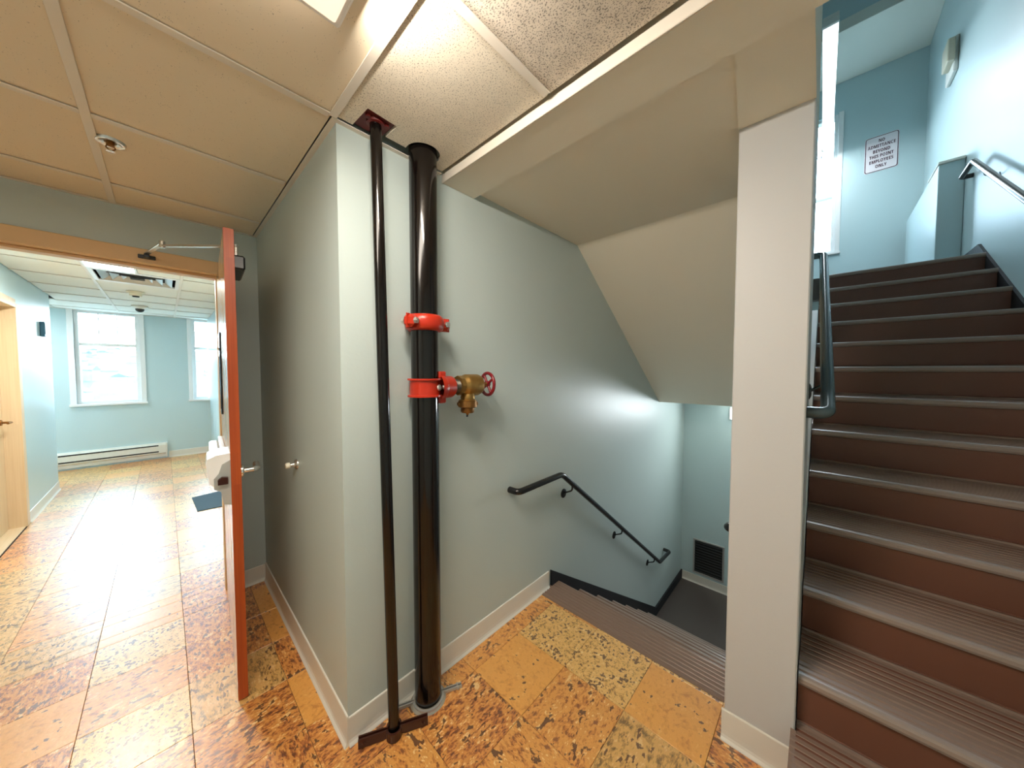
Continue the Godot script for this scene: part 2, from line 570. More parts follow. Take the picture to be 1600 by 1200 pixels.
func shell() -> void:
	var wp: Material = mats.wall_paint
	# pipe wall, from the corner past the stairs
	var st := mb()
	prism(st, [Vector2(XW, ZW), Vector2(4.87, ZW), Vector2(4.87, ZW - 0.15), Vector2(XW + 0.15, ZW - 0.15)], "y", -1.6, 2.62)
	struct("wall_north", st, wp, "long pale blue-grey wall behind the pipes, running on beside the stairs down", "wall")
	st = mb()
	bx(st, Vector3(1.14, 2.62, ZW - 0.15), Vector3(7.6, 7.6, ZW))
	bx(st, Vector3(4.87, 2.3, ZW - 0.15), Vector3(7.6, 2.62, ZW))
	struct("wall_north_upper", st, mats.stair_paint, "pale blue wall of the upper stairwell beyond the window", "wall")
	st = mb()
	prism(st, [Vector2(XW, ZD), Vector2(XW, ZW), Vector2(XW + 0.15, ZW - 0.15), Vector2(XW + 0.15, ZD)], "y", 0.0, 2.62)
	struct("wall_return", st, wp, "short grey wall between the open door and the pipe corner, with the door stop", "wall")
	# door wall
	st = mb()
	wall(st, "x", -1.62, XW + 0.15, ZD - 0.14, ZD, 0.0, 2.62, [[-0.77, 0.316, -0.1, 2.18]])
	struct("wall_doorway", st, wp, "grey wall over and beside the open doorway to the corridor", "wall")
	# behind the camera
	st = mb()
	bx(st, Vector3(-1.62, 0.0, ZD), Vector3(-1.5, 2.62, ZR + 0.15))
	struct("wall_west", st, wp, "plain blue-grey wall behind the viewpoint on the landing", "wall")
	st = mb()
	bx(st, Vector3(-1.62, -1.6, ZR), Vector3(7.6, 7.6, ZR + 0.15))
	struct("wall_south", st, mats.stair_paint, "glossy pale blue wall along the right of the stairs up", "wall")
	# divider between the flights: a full-height end, then a low wall under the rail
	st = mb()
	bx(st, Vector3(1.537, -1.5, -0.253), Vector3(1.95, 2.46, -0.035), 0.004)
	prism(st, [Vector2(1.95, -1.5), Vector2(4.0, -1.5), Vector2(4.0, 2.05), Vector2(1.95, 0.66)], "z", -0.253, -0.035)
	struct("wall_divider", st, mats.divider_paint, "pale grey end of the wall that divides the stairs up from the stairs down", "wall")
	# lower landing end wall
	st = mb()
	bx(st, Vector3(4.87, -1.6, ZW - 0.15), Vector3(5.0, 2.3, ZR))
	struct("wall_east_lower", st, mats.stair_paint, "blue wall with the black grille at the foot of the stairs down", "wall")
	st = mb()
	bx(st, Vector3(3.30, -1.6, -0.035), Vector3(3.42, 0.9, ZR))
	struct("wall_under_stairs", st, mats.stair_paint, "blue wall closing the space under the stairs up", "wall")
	# upper end wall with the tall window
	st = mb()
	wall(st, "z", ZW, ZR, 7.45, 7.6, 2.3, 7.6, [[-0.42, 0.10, 3.42, 5.60]])
	struct("wall_east_upper", st, mats.stair_paint, "pale blue wall with the notice and the tall window above the stairs", "wall")
	# upper west wall of the well, above the beam
	st = mb()
	bx(st, Vector3(1.14, 2.62, -1.348), Vector3(1.2, 7.6, ZR))
	struct("wall_west_upper", st, mats.stair_paint, "blue upper wall of the stairwell above the beam", "wall")
	# upper landing slab and upper ceilings
	st = mb()
	bx(st, Vector3(4.76, 2.26, ZW), Vector3(7.45, UPL - 0.004, ZR))
	struct("floor_upper_landing", st, mats.landing_rubber, "dark landing at the head of the stairs up", "floor")
	st = mb()
	bx(st, Vector3(6.35, 6.05, ZW), Vector3(7.45, 6.2, ZR), 0.004)
	struct("ceiling_upper_landing", st, mats.white_ceiling, "off-white ceiling over the upper landing", "ceiling")
	st = mb()
	bx(st, Vector3(6.35, 6.2, ZW), Vector3(6.5, 7.45, ZR))
	struct("wall_upper_header", st, mats.stair_paint, "blue face of the header above the upper landing ceiling", "wall")
	st = mb()
	bx(st, Vector3(1.14, 7.4, ZW), Vector3(6.5, 7.6, ZR))
	struct("ceiling_stairwell", st, mats.white_ceiling, "white ceiling at the top of the stairwell", "ceiling")
	# lower landing slab
	st = mb()
	bx(st, Vector3(3.3, LOW - 0.2, ZW), Vector3(4.87, LOW, ZR))
	struct("floor_lower_landing", st, mats.landing_rubber, "dark rubber landing at the foot of the stairs down", "floor")
	# soffit of the flight above: flat, then sloping down
	st = mb()
	prism(st, [Vector2(1.14, 2.444), Vector2(2.14, 2.444), Vector2(3.905, 1.154), Vector2(4.87, 1.154), Vector2(4.87, 1.4), Vector2(4.0, 1.4), Vector2(2.2, 2.7), Vector2(1.14, 2.7)], "z", ZW, -0.10)
	struct("ceiling_stair_soffit", st, mats.gypsum, "cream soffit over the stairs down, flat and then sloping", "ceiling")
	st = mb()
	prism(st, [Vector2(1.14, -0.204), Vector2(1.56, -0.258), Vector2(1.56, -0.035), Vector2(1.14, -0.035)], "y", 2.43, 2.62)
	bx(st, Vector3(1.14, 2.62, -0.253), Vector3(1.95, 3.3, -0.035))
	bx(st, Vector3(1.56, 2.46, -0.253), Vector3(1.95, 2.62, -0.035))
	struct("ceiling_divider_soffit", st, mats.gypsum, "beige strip of ceiling between the beam and the dividing wall", "ceiling")
	# beam across the end of the tile ceiling
	st = mb()
	bx(st, Vector3(0.945, 2.408, ZW), Vector3(1.14, 2.70, ZR), 0.003)
	struct("ceiling_beam", st, mats.gypsum, "beige dropped beam across the edge of the tiled ceiling", "beam")
	st = mb()
	bx(st, Vector3(0.938, 2.406, ZW), Vector3(0.946, 2.446, ZR), 0.002)
	struct("trim_1", st, mats.beam_trim, "white edge trim along the near side of the ceiling beam", "trim")

	# baseboards
	base_run("baseboard_north", [[Vector3(XW, 0, ZW), Vector3(1.80, 0, ZW), Vector3(0, 0, 1)]], 0.115, "off-white cove base under the pipe wall")
	base_run("baseboard_return", [[Vector3(XW, 0, ZD), Vector3(XW, 0, ZW + 0.008), Vector3(-1, 0, 0)]], 0.125, "off-white cove base under the short wall by the door")
	base_run("baseboard_doorway", [[Vector3(-1.5, 0, ZD), Vector3(-0.77, 0, ZD), Vector3(0, 0, 1)], [Vector3(0.32, 0, ZD), Vector3(XW, 0, ZD), Vector3(0, 0, 1)]], 0.115, "off-white cove base behind the open door")
	base_run("baseboard_divider", [[Vector3(1.537, 0, -0.261), Vector3(1.537, 0, -0.035), Vector3(-1, 0, 0)]], 0.125, "off-white cove base at the foot of the dividing wall")
	base_run("baseboard_lower", [[Vector3(4.87, LOW, ZW), Vector3(4.87, LOW, -0.2), Vector3(-1, 0, 0)]], 0.11, "off-white cove base under the black grille")

func base_run(called: String, runs: Array, h: float, label: String) -> void:
	var st := mb()
	for r in runs:
		var a: Vector3 = r[0]
		var b: Vector3 = r[1]
		var n: Vector3 = r[2]
		# profile: toe, cove, face, rounded top
		var prof := [Vector2(0.0, 0.0), Vector2(0.018, 0.0), Vector2(0.0165, 0.004), Vector2(0.010, 0.012), Vector2(0.007, 0.022), Vector2(0.006, 0.04), Vector2(0.006, h - 0.004), Vector2(0.004, h - 0.001), Vector2(0.0, h)]
		for i in prof.size() - 1:
			var p: Vector2 = prof[i]
			var q: Vector2 = prof[i + 1]
			var e := q - p
			var nn := (n * e.y + Vector3.UP * -e.x).normalized()
			face(st, [a + n * p.x + Vector3.UP * p.y, b + n * p.x + Vector3.UP * p.y, b + n * q.x + Vector3.UP * q.y, a + n * q.x + Vector3.UP * q.y], nn)
		for e in [[a, (a - b).normalized()], [b, (b - a).normalized()]]:
			var pts := []
			for p: Vector2 in prof: pts.append(e[0] + n * p.x + Vector3.UP * p.y)
			face(st, pts, e[1])
	struct(called, st, mats.base_vinyl, label, "baseboard")

func landing_ceiling() -> void:
	var root := thing("ceiling", "suspended ceiling of speckled tiles over the landing", "ceiling", Vector3.ZERO, "", "structure")
	var st := mb()
	bx(st, Vector3(-1.62, 2.62, ZD - 0.14), Vector3(0.95, 2.74, ZR + 0.15))
	part("deck", st, mats.plenum, root)
	var xs := [-1.5, -1.41, -0.79, -0.17, 0.45, 0.925]
	var zs := [ZD, -2.60, -1.963, -1.326, -0.698, -0.07, 0.56, ZR]
	var vs := [[0, 0, 0, 0, 0, 0, 0], [0, 0, 0, 0, 0, 0, 0], [0, 0, 0, 0, 0, 1, 1], [0, 0, 0, 0, 1, 1, 1], [0, 0, 0, 1, 2, 2, 2]]
	for i in xs.size() - 1:
		for j in zs.size() - 1:
			if xs[i] >= 0.44 and zs[j] < -1.4: continue
			var lo := Vector3(xs[i] + 0.004, 2.443, zs[j] + 0.004)
			var hi := Vector3(xs[i + 1] - 0.004, 2.458, zs[j + 1] - 0.004)
			var k: int = vs[i][j]
			if i == 4 and j == 3:
				cut_tile(root, lo, hi, mats["ceiling_tile_%d" % k])
				continue
			st = mb()
			bx(st, lo, hi, 0.002)
			part("ceiling_tile", st, mats["ceiling_tile_%d" % k], root)
	# tees
	for i in range(1, xs.size() - 1):
		var z0: float = ZD if xs[i] < 0.4 else -1.326
		st = mb()
		tee(st, Vector3(xs[i], 0, z0), Vector3(xs[i], 0, ZR))
		part("main_tee", st, mats.tee_white, root)
	for j in range(1, zs.size() - 1):
		for i in xs.size() - 1:
			if xs[i] >= 0.44 and zs[j] < -1.3: continue
			st = mb()
			tee(st, Vector3(xs[i] + (0.0135 if i else 0.0), 0, zs[j]), Vector3(xs[i + 1] - 0.0135, 0, zs[j]))
			part("cross_tee", st, mats.tee_white, root)
	# wall angles
	st = mb()
	bx(st, Vector3(-1.5, 2.437, ZD), Vector3(XW, 2.4405, ZD + 0.02))
	bx(st, Vector3(XW - 0.020, 2.437, ZD), Vector3(XW, 2.4405, ZW + 0.0))
	bx(st, Vector3(XW - 0.020, 2.437, ZW), Vector3(0.925, 2.4405, ZW + 0.020))
	bx(st, Vector3(-1.5, 2.437, ZR - 0.02), Vector3(0.925, 2.4405, ZR))
	bx(st, Vector3(-1.5, 2.437, ZD), Vector3(-1.48, 2.4405, ZR))
	part("wall_angle", st, mats.tee_white, root)

func tee(st: SurfaceTool, a: Vector3, b: Vector3) -> void:
	var w := 0.0135
	var d := (b - a).normalized()
	var s := Vector3(d.z, 0, d.x).abs() * w
	bx(st, Vector3(min(a.x, b.x), 2.436, min(a.z, b.z)) - s, Vector3(max(a.x, b.x), 2.4405, max(a.z, b.z)) + s, 0.001)
	bx(st, Vector3(min(a.x, b.x), 2.4405, min(a.z, b.z)) - s * 0.1, Vector3(max(a.x, b.x), 2.47, max(a.z, b.z)) + s * 0.1)

# the tile by the wall, cut out round the two pipes
func cut_tile(root: Node3D, lo: Vector3, hi: Vector3, m: Material) -> void:
	var tile := CSGBox3D.new()
	tile.name = "ceiling_tile"
	tile.size = hi - lo
	tile.position = (hi + lo) * 0.5
	tile.material = m
	root.add_child(tile, true)
	var hole := CSGBox3D.new()
	hole.name = "square_cut"
	hole.operation = CSGShape3D.OPERATION_SUBTRACTION
	hole.size = Vector3(0.115, 0.2, 0.14)
	hole.position = Vector3(0.578, 2.45, -1.275) - tile.position
	hole.rotation.y = 0.06
	hole.material = m
	tile.add_child(hole)
	var ring := CSGCylinder3D.new()
	ring.name = "round_cut"
	ring.operation = CSGShape3D.OPERATION_SUBTRACTION
	ring.radius = 0.073
	ring.height = 0.2
	ring.sides = 36
	ring.position = Vector3(0.793, 2.45, -1.277) - tile.position
	ring.material = m
	tile.add_child(ring)
	var slot := CSGBox3D.new()
	slot.name = "edge_cut"
	slot.operation = CSGShape3D.OPERATION_SUBTRACTION
	slot.size = Vector3(0.24, 0.2, 0.05)
	slot.position = Vector3(0.69, 2.45, -1.318) - tile.position
	slot.material = m
	tile.add_child(slot)

func floors() -> void:
	var root := thing("floor", "floor of square burl cork-patterned tiles in amber, tan and brown", "floor", Vector3.ZERO, "", "structure")
	var st := mb()
	bx(st, Vector3(-1.62, -0.25, ZD), Vector3(1.62, -0.004, ZR + 0.15))
	bx(st, Vector3(1.62, -0.25, ZW), Vector3(1.71, -0.004, -0.05))
	bx(st, Vector3(-2.9, -0.25, -8.3), Vector3(0.7, -0.004, ZD))
	part("slab", st, mats.plenum, root)
	var xs := []
	for k in range(-4, 11): xs.append(1.69 - 0.33 * (9 - k))
	var zs := []
	for k in 40: zs.append(1.2945 - 0.3155 * k)
	# a fixed choice for the tiles near the pipes, after the photograph; others at random
	var fixed := {"12,7": 1, "12,6": 1, "12,5": 3, "12,4": 2, "11,7": 3, "11,6": 0, "11,5": 4, "11,4": 0, "10,7": 2, "10,6": 0, "10,5": 1, "12,8": 0, "11,8": 0, "10,8": 0, "9,7": 0, "9,6": 1, "9,5": 4, "9,8": 2, "9,9": 3, "9,10": 2, "9,11": 3, "8,8": 2, "8,7": 0, "8,9": 2, "8,10": 4, "8,11": 2, "8,12": 2, "13,7": 0, "13,6": 1, "13,5": 1, "13,4": 1, "10,4": 0}
	for i in xs.size() - 1:
		for j in zs.size() - 1:
			var x0: float = xs[i]
			var x1: float = xs[i + 1]
			var z1: float = zs[j]
			var z0: float = zs[j + 1]
			var pick: int = [0, 1, 2, 3, 4, 0, 2, 4][rng.randi() % 8]
			var off := Vector2(rng.randf(), rng.randf())
			var flip := rng.randi() % 2
			var key := "%d,%d" % [i, j]
			if fixed.has(key): pick = fixed[key]
			# clip to the rooms
			for room in [[-1.5, 1.705, ZD, ZR], [-0.72, 0.266, ZD - 0.14, ZD], [-0.96, 0.575, -7.03, ZD - 0.14], [-2.9, 0.575, -8.3, -7.03]]:
				var a0: float = max(x0, room[0])
				var a1: float = min(x1, room[1])
				var b0: float = max(z0, room[2])
				var b1: float = min(z1, room[3])
				if room[2] == ZD:
					if a0 > XW - 0.02: b0 = max(b0, ZW)
					elif a1 > XW and b1 < ZW + 0.03: a1 = XW
				if a1 - a0 < 0.01 or b1 - b0 < 0.01: continue
				st = mb()
				floor_tile(st, a0 + 0.0007, a1 - 0.0007, b0 + 0.0007, b1 - 0.0007, off, flip)
				part("floor_tile", st, mats["floor_tile_%d" % pick], root)

func floor_tile(st: SurfaceTool, x0: float, x1: float, z0: float, z1: float, off: Vector2, flip: int) -> void:
	var b := 0.0012
	var y := 0.0
	var top := [Vector3(x0 + b, y, z0 + b), Vector3(x1 - b, y, z0 + b), Vector3(x1 - b, y, z1 - b), Vector3(x0 + b, y, z1 - b)]
	var low := [Vector3(x0, y - b, z0), Vector3(x1, y - b, z0), Vector3(x1, y - b, z1), Vector3(x0, y - b, z1)]
	var bot := []
	for p: Vector3 in low: bot.append(p - Vector3(0, 0.003, 0))
	var add := func(q: Array, n: Vector3) -> void:
		for t in [[0, 1, 2], [0, 2, 3]]:
			var a: Vector3 = q[t[0]]
			var g: Vector3 = (q[t[1]] - a).cross(q[t[2]] - a)
			var order: Array = t if g.dot(n) < 0.0 else [t[0], t[2], t[1]]
			for k: int in order:
				var p: Vector3 = q[k]
				var uv := Vector2(p.x, p.z) / 0.34
				if flip: uv = Vector2(uv.y, uv.x)
				st.set_normal(n)
				st.set_uv(uv + off)
				st.set_tangent(Plane(1, 0, 0, 1) if not flip else Plane(0, 0, 1, 1))
				st.add_vertex(p)
	add.call(top, Vector3.UP)
	var outs := [Vector3(0, 0, -1), Vector3(1, 0, 0), Vector3(0, 0, 1), Vector3(-1, 0, 0)]
	for k in 4:
		var e := (k + 1) % 4
		add.call([top[k], top[e], low[e], low[k]], (outs[k] + Vector3.UP).normalized())
		add.call([low[k], low[e], bot[e], bot[k]], outs[k])

# ribbed rubber tread whose nosing is at x = xn, top at y, going back by depth
func tread(parent: Node, xn: float, y: float, dir: float, depth: float, z0: float, z1: float) -> void:
	var p := [Vector2(depth, -0.006), Vector2(0.030, -0.006), Vector2(0.024, -0.006), Vector2(0.024, 0.0)]
	var x := 0.03
	while x < depth - 0.03:
		p.append(Vector2(x, 0.0))
		p.append(Vector2(x + 0.003, -0.0045))
		p.append(Vector2(x + 0.010, -0.0045))
		p.append(Vector2(x + 0.013, 0.0))
		x += 0.029
	p.append(Vector2(depth - 0.012, 0.0))
	p.append(Vector2(depth - 0.004, 0.003))
	p.append(Vector2(depth, 0.012))
	var q := []
	for k: Vector2 in p: q.append(Vector2(xn + dir * k.x, y + k.y))
	var st := mb()
	prism(st, q, "z", z0, z1)
	var tr := part("tread", st, mats.tread_rubber, parent)
	q = []
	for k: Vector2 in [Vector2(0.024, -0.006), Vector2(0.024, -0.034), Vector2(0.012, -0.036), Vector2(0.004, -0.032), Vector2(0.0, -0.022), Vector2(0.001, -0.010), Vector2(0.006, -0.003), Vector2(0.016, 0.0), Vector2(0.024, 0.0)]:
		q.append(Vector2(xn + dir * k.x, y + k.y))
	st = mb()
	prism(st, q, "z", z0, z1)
	part("nosing", st, mats.nosing_highlight, tr)  # pale strip that paints the highlight along the edge

func stairs_up() -> void:
	var root := thing("staircase", "flight of brown rubber stairs climbing on the right of the dividing wall", "staircase")
	var x0 := 1.005
	var z0 := -0.032
	var z1 := 0.971
	var st := mb()
	# carriage under the treads
	var prof := []
	for k in range(1, 14):
		var xn := x0 + GO * k
		prof.append(Vector2(xn + 0.026, RISE * (k - 1)))
		prof.append(Vector2(xn + 0.026, RISE * k - 0.007))
	prof.append(Vector2(x0 + GO * 13 + 0.05, RISE * 13 - 0.007))
	prof.append(Vector2(x0 + GO * 13 + 0.05, RISE * 13 - 0.25))
	prof.append(Vector2(1.75, 0.0))
	prism(st, prof, "z", z0, z1)
	part("carriage", st, mats.riser_rubber, root)
	for k in range(1, 14):
		var xn := x0 + GO * k
		var zl := z0
		if k == 1: tread(root, xn, RISE, 1.0, 0.246, -0.047, z0)
		tread(root, xn, RISE * k, 1.0, GO + 0.018 if k < 13 else 0.20, zl, z1)
		st = mb()
		bx(st, Vector3(xn + 0.018, RISE * (k - 1) + (0.012 if k > 1 else 0.0), zl), Vector3(xn + 0.026, RISE * k - 0.034, z1), 0.001)
		# cove lip along the foot of the riser
		bx(st, Vector3(xn + 0.012, RISE * (k - 1) + 0.0125 if k > 1 else 0.001, zl), Vector3(xn + 0.019, RISE * (k - 1) + 0.017, z1), 0.002)
		part("riser", st, mats.riser_rubber, root)
	# dark skirt along the wall
	st = mb()
	var sl := RISE / GO
	prism(st, [Vector2(1.15, 0.0), Vector2(1.6, 0.0), Vector2(4.6, 2.02), Vector2(5.4, 2.4), Vector2(5.4, UPL + 0.13), Vector2(4.93, UPL + 0.13), Vector2(1.25, UPL + 0.13 - sl * 3.68), Vector2(1.15, 0.07)], "z", 0.972, ZR)
	struct("baseboard_stairs_up", st, mats.skirt_dark, "dark blue-black skirt board along the wall right of the stairs up", "baseboard")

func stairs_down() -> void:
	var root := thing("staircase", "short flight of dark ribbed rubber stairs going down from the landing by the pipe wall", "staircase")
	var z0 := ZW + 0.002
	var z1 := -0.256
	var x0 := 1.915      # nosing of the floor itself
	var r := 1.36 / 7.0
	# ribbed nosing strip let into the landing edge
	var st := mb()
	var p := [Vector2(1.705, -0.05), Vector2(1.705, 0.001), Vector2(1.715, 0.004)]
	var x := 1.725
	while x < x0 - 0.03:
		p.append(Vector2(x, 0.004))
		p.append(Vector2(x + 0.003, 0.0005))
		p.append(Vector2(x + 0.010, 0.0005))
		p.append(Vector2(x + 0.013, 0.004))
		x += 0.026
	p.append_array([Vector2(x0 - 0.012, 0.003), Vector2(x0 - 0.003, -0.003), Vector2(x0, -0.012), Vector2(x0 - 0.002, -0.03), Vector2(x0 - 0.012, -0.036), Vector2(x0 - 0.03, -0.036), Vector2(x0 - 0.03, -0.05)])
	prism(st, p, "z", z0 + 0.0, z1)
	var ns := part("landing_nosing", st, mats.tread_rubber, root)
	tag(ns, "ribbed nosing strip along the landing edge")
	# carriage
	st = mb()
	var prof := [Vector2(1.705, -0.05), Vector2(1.88, -0.05)]
	for k in range(1, 8):
		prof.append(Vector2(x0 + GO * (k - 1) - 0.026, -r * k + (-0.007 if k < 7 else 0.0)))
		if k < 7: prof.append(Vector2(x0 + GO * k - 0.026, -r * k - 0.007))
	prof.append(Vector2(x0 + GO * 6 - 0.026, -1.5))
	prof.append(Vector2(3.3, -1.5))
	prof.append(Vector2(1.705, -0.5))
	prism(st, prof, "z", z0, z1)
	part("carriage", st, mats.riser_rubber, root)
	for k in range(1, 7):
		tread(root, x0 + GO * k, -r * k, -1.0, GO + 0.018, z0 + 0.018, z1)
	for k in range(1, 8):
		st = mb()
		var xr := x0 + GO * (k - 1) - 0.026
		bx(st, Vector3(xr, -r * k + 0.013, z0 + 0.018), Vector3(xr + 0.008, -r * (k - 1) - 0.036, z1), 0.001)
		part("riser", st, mats.riser_rubber, root)
	# dark skirt down the wall and along the lower landing
	st = mb()
	var top0 := Vector2(1.822, 0.115)
	prism(st, [Vector2(1.822, 0.004), top0, Vector2(3.88, LOW + 0.10), Vector2(4.87, LOW + 0.115), Vector2(4.87, LOW), Vector2(3.6, LOW), Vector2(3.5, LOW), Vector2(1.915, -0.02), Vector2(1.915, 0.004)], "z", ZW, ZW + 0.016)
	struct("baseboard_stairs_down", st, mats.skirt_dark, "dark skirt board down the pipe wall beside the lower stairs", "baseboard")

	# rail on the pipe wall
	var hr := thing("handrail", "slim black handrail going down the pipe wall beside the lower stairs", "handrail")
	var z := ZW + 0.075
	st = mb()
	tube(st, rounded([Vector3(1.405, 0.795, ZW + 0.004), Vector3(1.405, 0.795, z), Vector3(1.85, 0.80, z), Vector3(3.79, -0.655, z), Vector3(4.13, -0.67, z), Vector3(4.13, -0.67, ZW + 0.004)], 0.035), 0.019, 18)
	part("rail", st, mats.black_rail, hr)
	for bxp: float in [1.98, 2.80, 3.62]:
		var yr := 0.80 - (bxp - 1.85) * (1.455 / 1.94)
		rail_bracket(hr, Vector3(bxp, yr, z), ZW, mats.black_rail)
	# rail on the far side of the divider, its end just showing past the wall
	var h2 := thing("handrail", "end of a black handrail just showing past the left edge of the dividing wall", "handrail")
	st = mb()
	var zd := -0.253 - 0.07
	tube(st, rounded([Vector3(1.92, 0.72, -0.255), Vector3(1.92, 0.72, zd), Vector3(2.02, 0.70, zd), Vector3(3.7, -0.56, zd), Vector3(3.7, -0.56, -0.255)], 0.03), 0.019, 18)
	part("rail", st, mats.black_rail, h2)
	rail_bracket(h2, Vector3(2.6, 0.265, zd), -0.253, mats.black_rail)

func rail_bracket(parent: Node, at: Vector3, wall_z: float, m: Material) -> void:
	var s: float = sign(at.z - wall_z)
	var st := mb()
	tube(st, rounded([at + Vector3(0, -0.01, 0), at + Vector3(0, -0.05, 0), Vector3(at.x, at.y - 0.085, wall_z + s * 0.004)], 0.025), 0.006, 10)
	lathe(st, [Vector2(0, 0.009), Vector2(0.02, 0.008), Vector2(0.033, 0.003), Vector2(0.034, 0.0), Vector2(0, 0)], aim(Vector3(at.x, at.y - 0.088, wall_z), Vector3(0, 0, s)), 22)
	part("bracket", st, m, parent)

func pipes() -> void:
	# ---- standpipe with its hose valve
	var c := Vector3(0.793, 0, -1.277)
	var root := thing("standpipe", "thick glossy black standpipe with red couplings and a brass hose valve", "pipe", c)
	var st := mb()
	lathe(st, [Vector2(0.0, 0.0), Vector2(0.059, 0.0), Vector2(0.059, 2.6), Vector2(0, 2.6)], Transform3D.IDENTITY, 44)
	part("pipe", st, mats.black_gloss, root)
	# upper coupling: two housing halves with bolt pads
	var cy := 1.715
	var ax := Vector3(0.83, 0, 0.55).normalized()   # bolt pads lie along this line
	st = mb()
	lathe(st, [Vector2(0.058, -0.034), Vector2(0.070, -0.034), Vector2(0.080, -0.026), Vector2(0.084, -0.010), Vector2(0.084, 0.010), Vector2(0.080, 0.026), Vector2(0.070, 0.034), Vector2(0.058, 0.034)], Transform3D(Basis.IDENTITY, Vector3(0, cy, 0)), 44)
	var pads := [Vector3(-0.92, 0, 0.35).normalized(), Vector3(0.98, 0, 0.18).normalized()]
	for d: Vector3 in pads:
		bx(st, Vector3(-0.030, -0.027, -0.026), Vector3(0.024, 0.027, 0.026), 0.014, Transform3D(Basis(d, Vector3.UP, d.cross(Vector3.UP)), d * 0.090 + Vector3(0, cy, 0)))
		bx(st, Vector3(-0.012, -0.030, -0.0025), Vector3(0.028, 0.030, 0.0025), 0.002, Transform3D(Basis(d, Vector3.UP, d.cross(Vector3.UP)), d * 0.090 + Vector3(0, cy, 0)))
	var cp := part("coupling", st, mats.red_enamel, root)
	for d: Vector3 in pads:
		st = mb()
		var side := Vector3(-d.z, 0, d.x)
		tube(st, [d * 0.095 + side * 0.04 + Vector3(0, cy, 0), d * 0.095 - side * 0.04 + Vector3(0, cy, 0)], 0.007, 12)
		nut(st, 0.013, 0.011, aim(d * 0.095 + side * 0.026 + Vector3(0, cy, 0), side))
		nut(st, 0.013, 0.011, aim(d * 0.095 - side * 0.026 + Vector3(0, cy, 0), -side))
		part("bolt", st, mats.bolt_zinc, cp)
	# lower outlet clamp: a strap with raised edges, and the outlet to the right
	var oy := 1.434
	st = mb()
	lathe(st, [Vector2(0.058, -0.040), Vector2(0.075, -0.040), Vector2(0.075, -0.033), Vector2(0.066, -0.031), Vector2(0.066, 0.031), Vector2(0.075, 0.033), Vector2(0.075, 0.040), Vector2(0.058, 0.040)], Transform3D(Basis.IDENTITY, Vector3(0, oy, 0)), 44)
	# lugs above and below the outlet
	for s: float in [-1.0, 1.0]:
		bx(st, Vector3(0.04, oy + s * 0.055 - 0.016, 0.030), Vector3(0.078, oy + s * 0.055 + 0.016, 0.052), 0.007)
		bx(st, Vector3(0.048, oy + s * 0.055 - 0.013, -0.05), Vector3(0.078, oy + s * 0.055 + 0.013, 0.034), 0.007)
	# neck of the outlet, flared where it leaves the strap
	lathe(st, [Vector2(0.062, 0.045), Vector2(0.060, 0.066), Vector2(0.055, 0.075), Vector2(0.052, 0.082), Vector2(0.050, 0.120), Vector2(0.047, 0.126), Vector2(0.030, 0.128), Vector2(0, 0.128)], aim(Vector3(0, oy, 0.02), Vector3.RIGHT), 32)
	var oc := part("outlet_clamp", st, mats.red_enamel, root)
	st = mb()
	lathe(st, [Vector2(0.014, 0.0), Vector2(0.013, 0.006), Vector2(0.007, 0.010), Vector2(0, 0.011)], aim(Vector3(0.03, oy, 0.062), Vector3(0.4, 0, 0.92)), 16)
	tube(st, [Vector3(0.058, oy, 0.05), Vector3(0.085, oy, 0.065)], 0.010, 12)
	nut(st, 0.014, 0.012, aim(Vector3(0.072, oy, 0.062), Vector3(0.5, 0, 0.86)))
	part("bolt", st, mats.bolt_zinc, oc)
	# threaded nipple
	st = mb()
	var prof := []
	for k in 9:
		prof.append(Vector2(0.031, 0.125 + k * 0.005))
		prof.append(Vector2(0.0335, 0.1275 + k * 0.005))
	prof.append(Vector2(0.031, 0.170))
	lathe(st, prof, aim(Vector3(0, oy, 0.02), Vector3.RIGHT), 28, 0.99)
	part("nipple", st, mats.thread_steel, root)
	# valve body: hexagon, bonnet, outlet below with cap
	st = mb()
	var vx := aim(Vector3(0.162, oy + 0.004, 0.02), Vector3.RIGHT)
	nut(st, 0.047, 0.022, vx, 8)
	lathe(st, [Vector2(0.0, 0.020), Vector2(0.040, 0.020), Vector2(0.043, 0.030), Vector2(0.050, 0.040), Vector2(0.053, 0.048), Vector2(0.053, 0.118), Vector2(0.048, 0.132), Vector2(0.036, 0.140), Vector2(0.018, 0.142), Vector2(0.018, 0.155), Vector2(0.014, 0.158), Vector2(0.0, 0.158)], vx, 36)
	var vb := part("valve_body", st, mats.brass, root)
	st = mb()
	var dn := aim(Vector3(0.222, oy - 0.035, 0.024), Vector3(-0.03, -1, 0))
	lathe(st, [Vector2(0.030, 0.0), Vector2(0.036, 0.02), Vector2(0.033, 0.030), Vector2(0.042, 0.032), Vector2(0.042, 0.036), Vector2(0.040, 0.038)], dn, 32)
	part("outlet_neck", st, mats.brass, vb)
	st = mb()
	lathe(st, [Vector2(0.038, 0.036), Vector2(0.046, 0.038), Vector2(0.046, 0.066), Vector2(0.040, 0.070), Vector2(0.032, 0.072), Vector2(0.032, 0.090), Vector2(0.028, 0.096), Vector2(0.008, 0.098), Vector2(0.006, 0.106), Vector2(0, 0.106)], dn, 36)
	for k in 2:
		var a := k * PI + 0.35
		bx(st, Vector3(0.040, 0.044, -0.008), Vector3(0.052, 0.060, 0.008), 0.003, dn * Transform3D(Basis(Vector3.UP, a), Vector3.ZERO))
	var cap := part("outlet_cap", st, mats.brass_dark, root)
	st = mb()
	tube(st, [dn * Vector3(0, 0.104, 0), dn * Vector3(0.002, 0.116, 0)], 0.005, 10)
	part("chain_eye", st, mats.dark_plastic, cap)
	# handwheel on its stem
	var hc := Vector3(0.352, oy + 0.006, 0.024)
